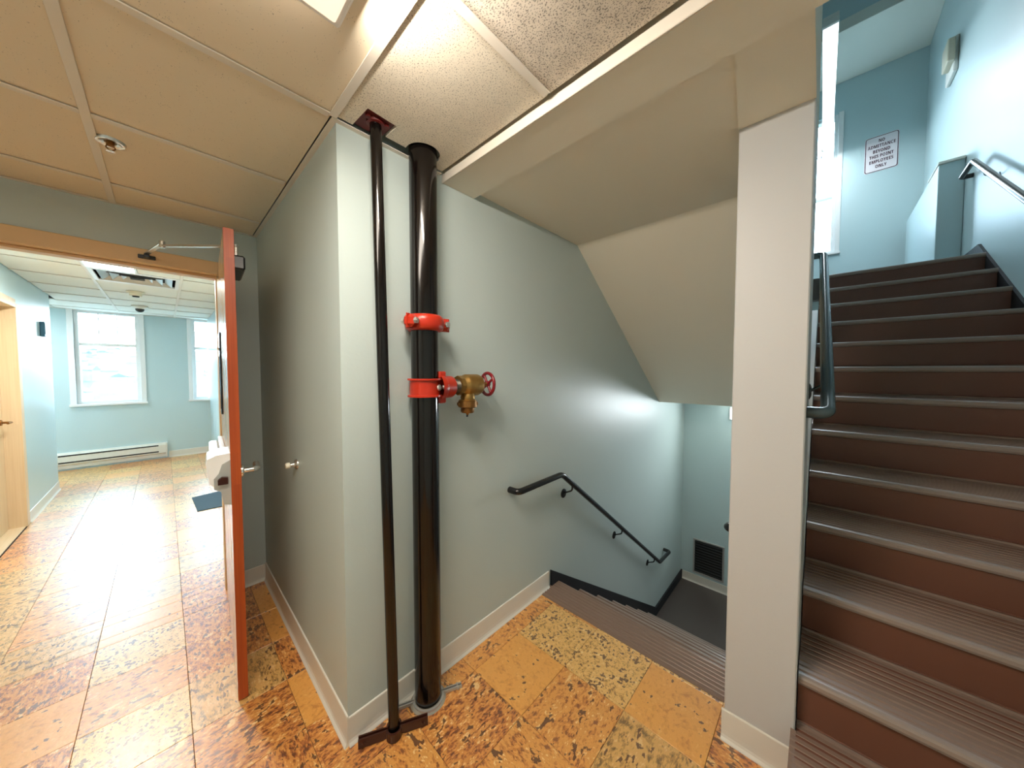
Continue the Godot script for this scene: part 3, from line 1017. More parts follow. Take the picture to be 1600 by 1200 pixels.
	var hn := Vector3(1.0, 0.0, 0.10).normalized()
	st = mb()
	tube(st, [Vector3(0.315, oy + 0.004, 0.02), hc + hn * 0.006], 0.010, 14)
	part("stem", st, mats.brass, root)
	st = mb()
	var hx := aim(hc, hn)
	var ring := []
	for k in 41:
		var a := TAU * k / 40
		ring.append(hx * Vector3(cos(a) * 0.056, 0, sin(a) * 0.056))
	tube(st, ring, 0.0085, 12, false)
	for k in 4:
		var a := TAU * (k + 0.35) / 4
		tube(st, [hx * Vector3(0, 0, 0), hx * Vector3(cos(a) * 0.054, 0, sin(a) * 0.054)], 0.0068, 10)
	lathe(st, [Vector2(0, -0.010), Vector2(0.015, -0.010), Vector2(0.017, 0.0), Vector2(0.014, 0.010), Vector2(0.006, 0.014), Vector2(0, 0.014)], hx, 20)
	part("handwheel", st, mats.wheel_red, root)
	# riser clamp on the floor and the grout round the pipe
	st = mb()
	riser_clamp(st, Vector3(0, 0.003, 0), 0.062, 0.155, 0.012, deg_to_rad(-25.0))
	part("riser_clamp", st, mats.satin, root)
	st = mb()
	lathe(st, [Vector2(0.058, 0.012), Vector2(0.072, 0.008), Vector2(0.080, 0.0), Vector2(0.058, 0.0)], Transform3D.IDENTITY, 40)
	part("grout_collar", st, mats.mortar, root)
	# ---- thin pipe beside it, leaning a little
	var b := Vector3(0.612, 0, -1.247)
	var pr := thing("drain_pipe", "slim glossy black pipe left of the standpipe, gripped by a brown floor clamp", "pipe", b)
	st = mb()
	tube(st, [Vector3(0, 0, 0), Vector3(-0.036, 2.6, -0.012)], 0.0215, 28)
	part("pipe", st, mats.black_gloss, pr)
	st = mb()
	riser_clamp(st, Vector3(0, 0.003, 0), 0.024, 0.135, 0.036, deg_to_rad(-27.0))
	part("riser_clamp", st, mats.clamp_brown, pr)
	# rust-red flange up in the ceiling hole
	st = mb()
	var fp := Vector3(-0.034, 2.452, -0.030)
	bx(st, Vector3(-0.055, 0, -0.052), Vector3(0.055, 0.012, 0.062), 0.003, Transform3D(Basis(Vector3.UP, 0.06), fp))
	lathe(st, [Vector2(0.022, -0.012), Vector2(0.032, -0.010), Vector2(0.034, 0.0), Vector2(0.022, 0.0)], Transform3D(Basis.IDENTITY, fp + Vector3(0, 0, 0.018)), 24)
	var fl := part("flange", st, mats.rust_red, pr)
	for k in 2:
		st = mb()
		nut(st, 0.010, 0.010, aim(fp + Vector3(-0.036 + 0.072 * k, 0.0, 0.036), Vector3.DOWN))
		part("bolt", st, mats.rust_red, fl)

# two flat bars bent round a pipe of radius r, bolted at both ends
func riser_clamp(st: SurfaceTool, at: Vector3, r: float, reach: float, h: float, turn: float) -> void:
	var xf := Transform3D(Basis(Vector3.UP, turn), at)
	var t := 0.006
	for s: float in [-1.0, 1.0]:
		var inner := [Vector2(-reach, 0.004), Vector2(-r - 0.016, 0.004)]
		for k in 13:
			var a := PI - PI * k / 12
			inner.append(Vector2(cos(a) * r, sin(a) * r + 0.004))
		inner.append(Vector2(r + 0.016, 0.004))
		inner.append(Vector2(reach, 0.004))
		var outer := [Vector2(-reach, 0.004 + t), Vector2(-r - 0.020, 0.004 + t)]
		for k in 13:
			var a := PI - PI * k / 12
			outer.append(Vector2(cos(a) * (r + t), sin(a) * (r + t) + 0.004 + t * 0.4))
		outer.append(Vector2(r + 0.020, 0.004 + t))
		outer.append(Vector2(reach, 0.004 + t))
		for k in inner.size() - 1:
			var q := [inner[k], inner[k + 1], outer[k + 1], outer[k]]
			var lo := []
			var hi := []
			for p: Vector2 in q:
				lo.append(xf * Vector3(p.x, 0, p.y * s))
				hi.append(xf * Vector3(p.x, h, p.y * s))
			var e: Vector2 = inner[k + 1] - inner[k]
			var n: Vector3 = xf.basis * Vector3(-e.y, 0, e.x * s).normalized()
			face(st, hi, Vector3.UP)
			face(st, [lo[0], lo[1], hi[1], hi[0]], -n)
			face(st, [lo[2], lo[3], hi[3], hi[2]], n)
		for e in [[0, -1.0], [inner.size() - 1, 1.0]]:
			var i: int = e[0]
			var pts := []
			for p in [[inner[i], 0.0], [outer[i], 0.0], [outer[i], h], [inner[i], h]]:
				pts.append(xf * Vector3(p[0].x, p[1], p[0].y * s))
			face(st, pts, xf.basis * Vector3(e[1], 0, 0))
	for s: float in [-1.0, 1.0]:
		tube(st, [xf * Vector3(s * (reach - 0.02), h * 0.5, -0.016), xf * Vector3(s * (reach - 0.02), h * 0.5, 0.016)], min(0.006, h * 0.4), 8)

func door_open() -> void:
	var root := thing("door_1", "wood door standing open to the landing, its orange edge towards us, in a beige frame", "door", Vector3.ZERO, "", "structure")
	# frame
	var st := mb()
	for sx in [[-0.77, -0.72], [0.266, 0.316]]:
		bx(st, Vector3(sx[0], 0, ZD - 0.155), Vector3(sx[1], 2.215, ZD + 0.014), 0.003)
	bx(st, Vector3(-0.72, 2.133, ZD - 0.155), Vector3(0.266, 2.215, ZD + 0.014), 0.003)
	# stops
	bx(st, Vector3(-0.72, 2.117, ZD - 0.11), Vector3(0.266, 2.133, ZD - 0.04), 0.002)
	bx(st, Vector3(0.25, 0, ZD - 0.11), Vector3(0.266, 2.117, ZD - 0.04), 0.002)
	bx(st, Vector3(-0.72, 0, ZD - 0.11), Vector3(-0.704, 2.117, ZD - 0.04), 0.002)
	part("door_frame", st, mats.frame_paint, root)
	# leaf: x across its thickness, z from hinge to free edge
	var hinge := Vector3(0.252, 0.008, ZD + 0.006)
	var free := Vector3(0.190, 0.008, -1.887)
	var d := (free - hinge)
	var L := d.length()
	var bz := d.normalized()
	var xf := Transform3D(Basis(Vector3.UP.cross(bz), Vector3.UP, bz), hinge)
	var H := 2.118
	var T := 0.036
	var y0 := 1.27
	var y1 := 1.70
	var z0 := 0.27
	var z1 := 0.36
	st = mb()
	for q in [[0.003, z0, 0.0, H], [z1, L - 0.003, 0.0, H], [z0, z1, 0.0, y0], [z0, z1, y1, H]]:
		bx(st, Vector3(0, q[2], q[0]), Vector3(T, q[3], q[1]), 0.0, xf)
	var leaf := part("door_leaf", st, mats.door_face_wood, root)
	st = mb()
	bx(st, Vector3(0, 0, L - 0.003), Vector3(T, H, L), 0.001, xf)
	var edge := part("door_edge", st, mats.door_edge_wood, leaf)
	tag(edge, "orange wood edge")
	st = mb()
	bx(st, Vector3(-0.008, y0 - 0.02, z0 - 0.02), Vector3(T + 0.008, y0 + 0.006, z1 + 0.02), 0.002, xf)
	bx(st, Vector3(-0.008, y1 - 0.006, z0 - 0.02), Vector3(T + 0.008, y1 + 0.02, z1 + 0.02), 0.002, xf)
	bx(st, Vector3(-0.008, y0, z0 - 0.02), Vector3(T + 0.008, y1, z0 + 0.006), 0.002, xf)
	bx(st, Vector3(-0.008, y0, z1 - 0.006), Vector3(T + 0.008, y1, z1 + 0.02), 0.002, xf)
	bx(st, Vector3(T * 0.4, y0, z0), Vector3(T * 0.6, y1, z1), 0.0, xf)
	var vp := part("vision_panel", st, mats.dark_glass, leaf)
	tag(vp, "narrow dark vision panel")
	# exit device on the left face: rail across the door, lock case at the free edge
	st = mb()
	bx(st, Vector3(-0.022, 0.985, 0.10), Vector3(0.0, 1.085, L - 0.16), 0.004, xf)
	bx(st, Vector3(-0.066, 1.000, 0.16), Vector3(-0.022, 1.072, L - 0.22), 0.010, xf)
	# head cover of the case
	prism_at(st, [Vector2(0.0, 1.02), Vector2(0.0, 1.135), Vector2(-0.050, 1.130), Vector2(-0.076, 1.118), Vector2(-0.080, 1.10), Vector2(-0.070, 1.01), Vector2(-0.045, 0.985)], L - 0.19, L - 0.012, xf)
	var ed := part("exit_device", st, mats.trim_white, root)
	tag(ed, "white panic bar with its lock case")
	st = mb()
	prism_at(st, [Vector2(0.0, 0.905), Vector2(0.0, 1.105), Vector2(-0.028, 1.09), Vector2(-0.040, 1.05), Vector2(-0.056, 1.03), Vector2(-0.056, 0.985), Vector2(-0.034, 0.97), Vector2(-0.026, 0.915)], L - 0.16, L - 0.004, xf)
	part("lock_case", st, mats.satin, ed)
	st = mb()
	prism_at(st, [Vector2(-0.010, 1.005), Vector2(-0.010, 1.034), Vector2(-0.030, 1.038), Vector2(-0.044, 1.026), Vector2(-0.044, 1.006)], L - 0.03, L + 0.016, xf)
	part("latch_bolt", st, mats.latch_dark, ed)
	# lever handle on the right face
	st = mb()
	lathe(st, [Vector2(0, 0), Vector2(0.030, 0.0), Vector2(0.030, 0.008), Vector2(0.024, 0.012), Vector2(0.012, 0.014), Vector2(0.011, 0.050), Vector2(0, 0.050)], aim(xf * Vector3(T, 1.035, L - 0.065), xf.basis.x), 24)
	tube(st, rounded([xf * Vector3(T + 0.045, 1.035, L - 0.065), xf * Vector3(T + 0.062, 1.035, L - 0.075), xf * Vector3(T + 0.068, 1.034, L - 0.18)], 0.015), 0.0135, 16)
	part("lever_handle", st, mats.chrome, root)
	# hinges
	for y: float in [0.25, 1.05, 1.9]:
		st = mb()
		tube(st, [Vector3(0.262, y - 0.05, ZD + 0.022), Vector3(0.262, y + 0.05, ZD + 0.022)], 0.007, 10)
		part("hinge", st, mats.satin, root)
	# closer: body on the right face, two-piece arm over the door to a foot on the header
	st = mb()
	bx(st, Vector3(T, 2.005, 0.48), Vector3(T + 0.055, 2.075, 0.76), 0.008, xf)
	var cl := part("door_closer", st, mats.dark_plastic, root)
	st = mb()
	var piv := xf * Vector3(T + 0.03, 2.16, 0.60)
	var elb := Vector3(0.012, 2.172, -2.568)
	var foot := Vector3(-0.050, 2.172, ZD + 0.04)
	tube(st, [xf * Vector3(T + 0.03, 2.07, 0.60), piv + Vector3(0, 0.01, 0)], 0.010, 12)
	flat_bar(st, piv, elb, 0.022, 0.010)
	flat_bar(st, elb + Vector3(0, 0.012, 0), foot + Vector3(0, 0.012, 0), 0.022, 0.010)
	lathe(st, [Vector2(0, -0.010), Vector2(0.013, -0.010), Vector2(0.013, 0.024), Vector2(0, 0.024)], Transform3D(Basis.IDENTITY, elb), 16)
	var arm := part("closer_arm", st, mats.chrome, cl)
	tag(arm, "two-piece metal closer arm")
	st = mb()
	bx(st, Vector3(-0.085, 2.158, ZD + 0.012), Vector3(-0.015, 2.180, ZD + 0.024), 0.003)
	bx(st, Vector3(-0.062, 2.160, ZD + 0.02), Vector3(-0.038, 2.178, ZD + 0.052), 0.003)
	part("closer_foot", st, mats.dark_plastic, cl)

func flat_bar(st: SurfaceTool, a: Vector3, b: Vector3, w: float, t: float) -> void:
	var z := (b - a).normalized()
	var x := Vector3.UP.cross(z).normalized()
	bx(st, Vector3(-w / 2, -t / 2, -0.008), Vector3(w / 2, t / 2, a.distance_to(b) + 0.008), 0.002, Transform3D(Basis(x, z.cross(x), z), a))

# polygon in the (x, y) plane of xf pushed along its z
func prism_at(st: SurfaceTool, poly: Array, z0: float, z1: float, xf: Transform3D) -> void:
	var tmp := mb()
	prism(tmp, poly, "z", z0, z1)
	st.append_from(tmp.commit(), 0, xf)

func corridor() -> void:
	var wp: Material = mats.stair_paint
	var XL := -0.96
	var XE := 0.575
	var ZF := -8.30
	var top := 2.45
	# walls
	var st := mb()
	wall(st, "z", -7.03, ZD - 0.14, XL - 0.14, XL, 0.0, 2.7, [[-5.62, -4.60, -0.1, 2.18]])
	bx(st, Vector3(-2.9, 0, -7.03), Vector3(XL - 0.14, 2.7, -6.89))
	struct("wall_corridor_west", st, wp, "pale blue corridor wall with the light oak door, on the left through the doorway", "wall")
	st = mb()
	bx(st, Vector3(XE, 0, ZF), Vector3(XE + 0.14, 2.7, ZD - 0.14))
	struct("wall_corridor_east", st, wp, "pale blue corridor wall behind the open door", "wall")
	st = mb()
	wall(st, "x", -3.0, XE + 0.6, ZF - 0.2, ZF, 0.0, 2.7, [[-0.93, -0.27, 1.00, 2.46], [0.36, 1.02, 1.00, 2.46]])
	struct("wall_corridor_far", st, wp, "pale blue end wall of the corridor with two bright windows", "wall")
	st = mb()
	bx(st, Vector3(-3.0, 0, ZF), Vector3(-2.9, 2.7, -6.89))
	struct("wall_corridor_bay", st, wp, "side wall of the corridor bay beyond the corner", "wall")
	# ceiling
	var root := thing("ceiling_corridor", "white suspended tile ceiling of the corridor", "ceiling", Vector3.ZERO, "", "structure")
	st = mb()
	bx(st, Vector3(-3.0, 2.66, ZF - 0.2), Vector3(1.2, 2.78, ZD - 0.14))
	part("deck", st, mats.plenum, root)
	var xs := [-2.9, -2.33, -1.71, -1.09, -0.47, 0.15, XE]
	var zs := [ZF, -7.99, -7.36, -6.73, -6.10, -5.47, -4.84, -4.21, -3.58, ZD - 0.14]
	for i in xs.size() - 1:
		for j in zs.size() - 1:
			var a0: float = xs[i]
			if zs[j + 1] > -7.0: a0 = max(a0, XL)
			if xs[i + 1] - a0 < 0.02: continue
			if i == 4 and j in [5, 6]: continue   # light and diffuser sit in these
			st = mb()
			bx(st, Vector3(a0 + 0.004, top + 0.003, zs[j] + 0.004), Vector3(xs[i + 1] - 0.004, top + 0.018, zs[j + 1] - 0.004), 0.002)
			part("ceiling_tile", st, mats.white_ceiling, root)
			st = mb()
			bx(st, Vector3(a0, top - 0.004, zs[j] - 0.012), Vector3(xs[i + 1], top + 0.001, zs[j] + 0.012), 0.001)
			part("cross_tee", st, mats.tee_white, root)
		st = mb()
		if xs[i] >= XL or i == 0:
			bx(st, Vector3(xs[i] - 0.012, top - 0.005, ZF), Vector3(xs[i] + 0.012, top + 0.001, ZD - 0.14), 0.001)
			if i > 0: part("main_tee", st, mats.tee_white, root)
	# windows in the end wall
	for k in 2:
		var wx0: float = [-0.93, 0.36][k]
		window("window_%d" % (k + 1), "x", wx0, wx0 + 0.66, 1.0, 2.46, ZF, 1.93,
			["bright double window at the end of the corridor, left of the two, over the heater", "bright corridor window half hidden by the open door, right of the two"][k])
	# baseboards
	base_run("baseboard_corridor_west", [[Vector3(XL, 0, -7.03), Vector3(XL, 0, -5.68), Vector3(1, 0, 0)]], 0.11, "white base along the left corridor wall")
	base_run("baseboard_corridor_far", [[Vector3(0.02, 0, ZF), Vector3(XE, 0, ZF), Vector3(0, 0, 1)], [Vector3(XE, 0, ZF), Vector3(XE, 0, ZD - 0.2), Vector3(-1, 0, 0)]], 0.11, "white base at the end of the corridor beside the heater")
	# baseboard heater
	var h := thing("baseboard_heater", "long white electric baseboard heater with dark slots under the corridor window", "heater", Vector3(-0.60, 0, ZF))
	st = mb()
	prism(st, [Vector2(0, 0.09), Vector2(0.05, 0.09), Vector2(0.068, 0.105), Vector2(0.068, 0.235), Vector2(0.045, 0.27), Vector2(0, 0.275)], "x", -0.60, 0.60)
	bx(st, Vector3(-0.60, 0.03, 0.0), Vector3(0.60, 0.09, 0.03))
	bx(st, Vector3(0.585, 0.028, 0.0), Vector3(0.604, 0.278, 0.071), 0.003)
	bx(st, Vector3(-0.604, 0.028, 0.0), Vector3(-0.585, 0.278, 0.071), 0.003)
	part("casing", st, mats.heater_white, h)
	for y: float in [0.232, 0.128]:
		st = mb()
		bx(st, Vector3(-0.52, y - 0.010, 0.060), Vector3(0.50, y + 0.010, 0.0705), 0.002)
		part("slot", st, mats.slot_dark, h)
	# light in the ceiling near the door
	var lt := thing("ceiling_light", "bright recessed corridor ceiling light just inside the doorway", "light", Vector3(-0.31, top, -4.53))
	st = mb()
	for q in [[-0.16, -0.145, -0.31, 0.32], [0.145, 0.16, -0.31, 0.32], [-0.145, 0.145, -0.31, -0.295], [-0.145, 0.145, 0.305, 0.32]]:
		bx(st, Vector3(q[0], -0.006, q[2]), Vector3(q[1], 0.05, q[3]), 0.002)
	part("frame", st, mats.trim_white, lt)
	st = mb()
	bx(st, Vector3(-0.145, -0.002, -0.295), Vector3(0.145, 0.03, 0.305), 0.002)
	part("diffuser", st, mats.lamp_cool, lt)
	area_light(Vector3(-0.31, top - 0.012, -4.53), Vector2(0.28, 0.58), Vector3.DOWN, 3.0, c8(255, 250, 240), lt)
	st = mb()
	bx(st, Vector3(-0.148, top + 0.003, -4.838), Vector3(0.146, top + 0.018, -4.214), 0.002)
	part("ceiling_tile", st, mats.white_ceiling, root)
	var added_light := thing("ceiling_light", "unseen light added round the corner past the oak door to brighten the corridor end wall", "light", Vector3(-1.95, top, -7.60))  # added lamp, out of view, to brighten the far corridor wall
	st = mb()
	bx(st, Vector3(-0.61, -0.07, -0.16), Vector3(0.61, -0.006, 0.16), 0.006)
	part("housing", st, mats.trim_white, added_light)
	st = mb()
	bx(st, Vector3(-0.59, -0.076, -0.145), Vector3(0.59, -0.06, 0.145), 0.004)
	part("diffuser", st, mats.lamp_cool, added_light)
	area_light(Vector3(-1.95, top - 0.085, -7.60), Vector2(1.15, 0.28), Vector3.DOWN, 2.0, c8(246, 252, 255), added_light)
	# four-way air diffuser
	var ad := thing("air_diffuser", "square metal ceiling air diffuser with sloped rings in the corridor", "vent", Vector3(-0.16, top, -5.14))
	for k in 3:
		st = mb()
		var a: float = [0.275, 0.195, 0.115][k]
		var b2: float = [0.215, 0.140, 0.065][k]
		var ya: float = -0.004
		var yb: float = 0.035
		for s in 4:
			var t := Transform3D(Basis(Vector3.UP, s * PI / 2), Vector3.ZERO)
			var q := [t * Vector3(-a, ya, a * 0.9), t * Vector3(a, ya, a * 0.9), t * Vector3(b2, yb, b2 * 0.9), t * Vector3(-b2, yb, b2 * 0.9)]
			face(st, q, (t.basis * Vector3(0, -1, -0.5)).normalized())
			var q2 := []
			for p: Vector3 in q: q2.append(p + Vector3(0, 0.003, 0))
			face(st, q2, (t.basis * Vector3(0, 1, 0.5)).normalized())
		part("louver_ring", st, mats.satin, ad)
	st = mb()
	bx(st, Vector3(-0.05, 0.0, -0.05), Vector3(0.05, 0.012, 0.05), 0.004)
	bx(st, Vector3(-0.22, 0.036, -0.2), Vector3(0.22, 0.05, 0.2))
	part("core", st, mats.slot_dark, ad)
	st = mb()
	for q in [[-0.31, -0.27, -0.31, 0.31], [0.27, 0.31, -0.31, 0.31], [-0.27, 0.27, -0.31, -0.245], [-0.27, 0.27, 0.245, 0.31]]:
		bx(st, Vector3(q[0], -0.005, q[2]), Vector3(q[1], 0.01, q[3]), 0.001)
	part("border", st, mats.trim_white, ad)
	# smoke detector
	var sd := thing("smoke_detector", "beige smoke detector on the corridor ceiling beyond the air diffuser", "smoke detector", Vector3(-0.205, top, -5.95))
	st = mb()
	lathe(st, [Vector2(0, 0), Vector2(0.075, 0.0), Vector2(0.075, -0.014), Vector2(0.055, -0.022), Vector2(0.050, -0.050), Vector2(0, -0.050)], Transform3D.IDENTITY, 28)
	part("body", st, mats.beige_plastic, sd)
	st = mb()
	lathe(st, [Vector2(0.030, -0.050), Vector2(0.028, -0.062), Vector2(0, -0.064)], Transform3D.IDENTITY, 20)
	part("sensor", st, mats.slot_dark, sd)
	# dome camera
	var dc := thing("dome_camera", "white security dome with a black lens bubble on the corridor ceiling", "camera", Vector3(-0.215, top, -7.20))
	st = mb()
	lathe(st, [Vector2(0, 0), Vector2(0.085, 0.0), Vector2(0.088, -0.018), Vector2(0.070, -0.036), Vector2(0.045, -0.042), Vector2(0, -0.042)], Transform3D.IDENTITY, 28)
	part("housing", st, mats.white_plastic, dc)
	st = mb()
	lathe(st, [Vector2(0.046, -0.040), Vector2(0.044, -0.062), Vector2(0.032, -0.080), Vector2(0.016, -0.088), Vector2(0, -0.090)], Transform3D.IDENTITY, 24)
	part("bubble", st, mats.dark_plastic, dc)
	# oak door in the left wall
	var od := thing("door_2", "light oak door in a deep frame in the left corridor wall", "door", Vector3.ZERO, "", "structure")
	st = mb()
	bx(st, Vector3(XL - 0.145, 0, -5.66), Vector3(XL + 0.012, 2.15, -5.575), 0.003)
	bx(st, Vector3(XL - 0.145, 0, -4.64), Vector3(XL + 0.012, 2.15, -4.56), 0.003)
	bx(st, Vector3(XL - 0.145, 2.11, -5.575), Vector3(XL + 0.012, 2.19, -4.64), 0.003)
	part("door_frame", st, mats.oak, od)
	st = mb()
	bx(st, Vector3(XL - 0.135, 0.008, -5.572), Vector3(XL - 0.092, 2.107, -4.643), 0.002)
	part("door_leaf", st, mats.oak, od)
	st = mb()
	bx(st, Vector3(XL - 0.14, -0.004, -5.575), Vector3(XL - 0.001, 0.004, -4.64), 0.002)
	part("threshold", st, mats.oak, od)
	st = mb()
	lathe(st, [Vector2(0, 0), Vector2(0.028, 0.0), Vector2(0.026, 0.010), Vector2(0.010, 0.012), Vector2(0.009, 0.045), Vector2(0, 0.045)], aim(Vector3(XL - 0.092, 1.03, -5.50), Vector3.RIGHT), 20)
	tube(st, rounded([Vector3(XL - 0.05, 1.03, -5.50), Vector3(XL - 0.03, 1.03, -5.49), Vector3(XL - 0.03, 1.03, -5.39)], 0.012), 0.009, 12)
	part("lever_handle", st, mats.brass_dark, od)
	# wall box
	var sp := thing("wall_speaker", "small dark blue box high on the left corridor wall past the oak door", "speaker", Vector3(XL, 1.99, -6.55))
	st = mb()
	bx(st, Vector3(0, -0.085, -0.035), Vector3(0.035, 0.085, 0.055), 0.006)
	part("box", st, mats.blue_plastic, sp)
	st = mb()
	bx(st, Vector3(0.033, -0.06, -0.04), Vector3(0.038, 0.06, 0.04), 0.002)
	part("face_plate", st, mats.dark_plastic, sp)
	# mat
	st = mb()
	prism(st, [Vector2(0.185, -5.40), Vector2(0.57, -5.47), Vector2(0.57, -4.80), Vector2(0.205, -4.83)], "y", 0.0, 0.008)
	var mt := part("floor_mat", st, mats.mat_dark, self)
	tag(mt, "small dark blue-grey mat on the corridor floor behind the door latch", "mat")

# a window in a wall along x (facing +z at face) or along z (facing -x)
func window(called: String, along: String, a0: float, a1: float, y0: float, y1: float, at: float, rail: float, label: String) -> void:
	var root := thing(called, label, "window", Vector3.ZERO, "", "structure")
	var P := func(a: float, y: float, d: float) -> Vector3:
		return Vector3(a, y, at - d) if along == "x" else Vector3(at + d, y, a)
	var B := func(st: SurfaceTool, aa: float, ab: float, ya: float, yb: float, da: float, db: float, bev: float) -> void:
		var p: Vector3 = P.call(aa, ya, da)
		var q: Vector3 = P.call(ab, yb, db)
		bx(st, Vector3(min(p.x, q.x), min(p.y, q.y), min(p.z, q.z)), Vector3(max(p.x, q.x), max(p.y, q.y), max(p.z, q.z)), bev)
	# casing on the wall face and the sill
	var st := mb()
	B.call(st, a0 - 0.06, a0, y0, y1, -0.016, 0.02, 0.003)
	B.call(st, a1, a1 + 0.06, y0, y1, -0.016, 0.02, 0.003)
	B.call(st, a0 - 0.07, a1 + 0.07, y0 - 0.035, y0, -0.04, 0.02, 0.004)
	part("casing", st, mats.trim_white, root)
	# frame in the opening
	var w := 0.045
	st = mb()
	B.call(st, a0, a0 + w, y0, y1, 0.03, 0.16, 0.003)
	B.call(st, a1 - w, a1, y0, y1, 0.03, 0.16, 0.003)
	B.call(st, a0 + w, a1 - w, y0, y0 + w, 0.03, 0.16, 0.003)
	B.call(st, a0 + w, a1 - w, y1 - w, y1, 0.03, 0.16, 0.003)
	B.call(st, a0 + w, a1 - w, rail - 0.025, rail + 0.025, 0.04, 0.15, 0.003)
	part("frame", st, mats.trim_white, root)
	# muntins in the upper sash
	var n := 3
	for k in range(1, n):
		st = mb()
		var x := lerpf(a0 + w, a1 - w, float(k) / n)
		B.call(st, x - 0.006, x + 0.006, rail + 0.025, y1 - w, 0.09, 0.105, 0.001)
		part("muntin", st, mats.satin, root)
	st = mb()
	var ym := rail + (y1 - rail) * 0.55
	B.call(st, a0 + w, a1 - w, ym - 0.006, ym + 0.006, 0.09, 0.105, 0.001)
	part("muntin", st, mats.satin, root)
	for s in [[y0 + w, rail - 0.025], [rail + 0.025, y1 - w]]:
		st = mb()
		B.call(st, a0 + w, a1 - w, s[0], s[1], 0.110, 0.114, 0.0)
		part("pane", st, mats.pane_glass, root)

func stairwell_fittings() -> void:
	# tall window over the upper landing
	window("window_3", "z", -0.42, 0.10, 3.42, 5.60, 7.45, 4.35, "tall bright window above the stairs up, beside the dividing wall")
	# hanging fluorescent fitting
	var lt := thing("stair_light", "long bright white linear light hung high over the upper landing", "light", Vector3(6.0, 5.05, -0.02))
	var st := mb()
	bx(st, Vector3(-1.30, 0.0, -0.06), Vector3(1.30, 0.045, 0.06), 0.006)
	for s: float in [-1.30, 1.27]:
		bx(st, Vector3(s, -0.055, -0.062), Vector3(s + 0.03, 0.0, 0.062), 0.004)
	part("housing", st, mats.white_plastic, lt)
	st = mb()
	prism(st, [Vector2(-0.058, 0.0), Vector2(-0.055, -0.03), Vector2(-0.035, -0.052), Vector2(0.035, -0.052), Vector2(0.055, -0.03), Vector2(0.058, 0.0)], "x", -1.27, 1.27)
	part("diffuser", st, mats.lamp_cool, lt)
	for x: float in [0.55, 1.2]:
		st = mb()
		tube(st, [Vector3(x, 0.04, 0), Vector3(x, 1.0, 0)], 0.006, 8)
		part("rod", st, mats.satin, lt)
	area_light(Vector3(6.0, 4.985, -0.02), Vector2(2.5, 0.1), Vector3.DOWN, 2.5, c8(240, 250, 255), lt)
	# wall light by the lower landing
	var lw := thing("stair_light", "end of a white wall light glowing on the lower landing wall past the dividing wall", "light", Vector3(4.87, 0.98, -0.2))
	st = mb()
	bx(st, Vector3(-0.03, -0.08, -0.62), Vector3(0.0, 0.08, 0.62), 0.004)
	part("housing", st, mats.white_plastic, lw)
	st = mb()
	bx(st, Vector3(-0.10, -0.07, -0.60), Vector3(-0.03, 0.07, 0.60), 0.02)
	part("diffuser", st, mats.lamp_cool, lw)
	area_light(Vector3(4.755, 0.98, -0.2), Vector2(1.15, 0.13), Vector3.LEFT, 1.6, c8(240, 250, 255), lw)
	# notice
	var sg := thing("notice_sign", "white notice with dark lettering and border on the wall over the upper landing", "sign", Vector3(7.45, 4.775, 0.57))
	st = mb()
	rounded_plate(st, 0.172, 0.262, 0.03, 0.004)
	part("plate", st, mats.sign_white, sg)
	st = mb()
	rounded_rim(st, 0.166, 0.256, 0.028, 0.008, 0.0055)
	part("border", st, mats.sign_ink, sg)
	var words := ["NO", "ADMITTANCE", "BEYOND", "THIS POINT", "EMPLOYEES", "ONLY"]
	for k in words.size():
		var tm := TextMesh.new()
		tm.text = words[k]
		var fo := SystemFont.new()
		fo.font_names = PackedStringArray(["Droid Sans"])
		fo.font_weight = 700
		tm.font = fo
		tm.font_size = 32
		tm.pixel_size = 0.00150
		tm.depth = 0.002
		var o := MeshInstance3D.new()
		o.name = "lettering"
		o.mesh = tm
		o.material_override = mats.sign_ink
		o.transform = Transform3D(Basis(Vector3(0, 0, 1) * 0.92, Vector3.UP * 1.3, Vector3(-1, 0, 0)), Vector3(-0.0055, 0.185 - 0.074 * k, 0.0))
		sg.add_child(o, true)
	# horn strobe on the side wall
	var hs := thing("horn_strobe", "small beige and white alarm box high on the wall right of the stairs", "alarm", Vector3(6.05, 4.96, ZR))
	st = mb()
	bx(st, Vector3(-0.10, -0.20, -0.035), Vector3(0.22, 0.17, 0.0), 0.008)
	part("back_box", st, mats.white_plastic, hs)
	st = mb()
	bx(st, Vector3(-0.14, -0.10, -0.085), Vector3(0.10, 0.14, -0.03), 0.008)
	part("horn", st, mats.beige_plastic, hs)
	# boxed chase beside the wall at the top of the stairs
	var ch := thing("boxed_chase", "chest-high white boxing against the wall at the head of the stairs", "cabinet", Vector3(5.5, UPL - 0.004, ZR - 0.003))
	st = mb()
	bx(st, Vector3(0, 0, -0.165), Vector3(1.75, 1.13, 0.0), 0.004)
	part("box", st, mats.stair_paint, ch)
	st = mb()
	bx(st, Vector3(-0.02, 1.13, -0.17), Vector3(0.45, 1.155, 0.0), 0.004)
	part("cap", st, mats.white_ceiling, ch)
	# rails of the stairs up
	var rr := thing("handrail", "dark round handrail on the wall right of the stairs up, bent back at its top", "handrail")
	var z := ZR - 0.07
	st = mb()
	tube(st, rounded([Vector3(1.2, 0.92, ZR - 0.002), Vector3(1.2, 0.92, z), Vector3(1.4, 1.0, z), Vector3(4.90, 3.346, z), Vector3(5.24, 3.34, z), Vector3(5.24, 3.34, ZR - 0.002)], 0.03), 0.021, 18)
	part("rail", st, mats.black_rail, rr)
	for x: float in [1.8, 3.1, 4.6]:
		rail_bracket(rr, Vector3(x, 1.0 + (x - 1.4) * 2.346 / 3.5, z), ZR, mats.black_rail)
	var rl := thing("handrail", "grey-green handrail on the dividing wall, left side of the stairs up", "handrail")
	st = mb()
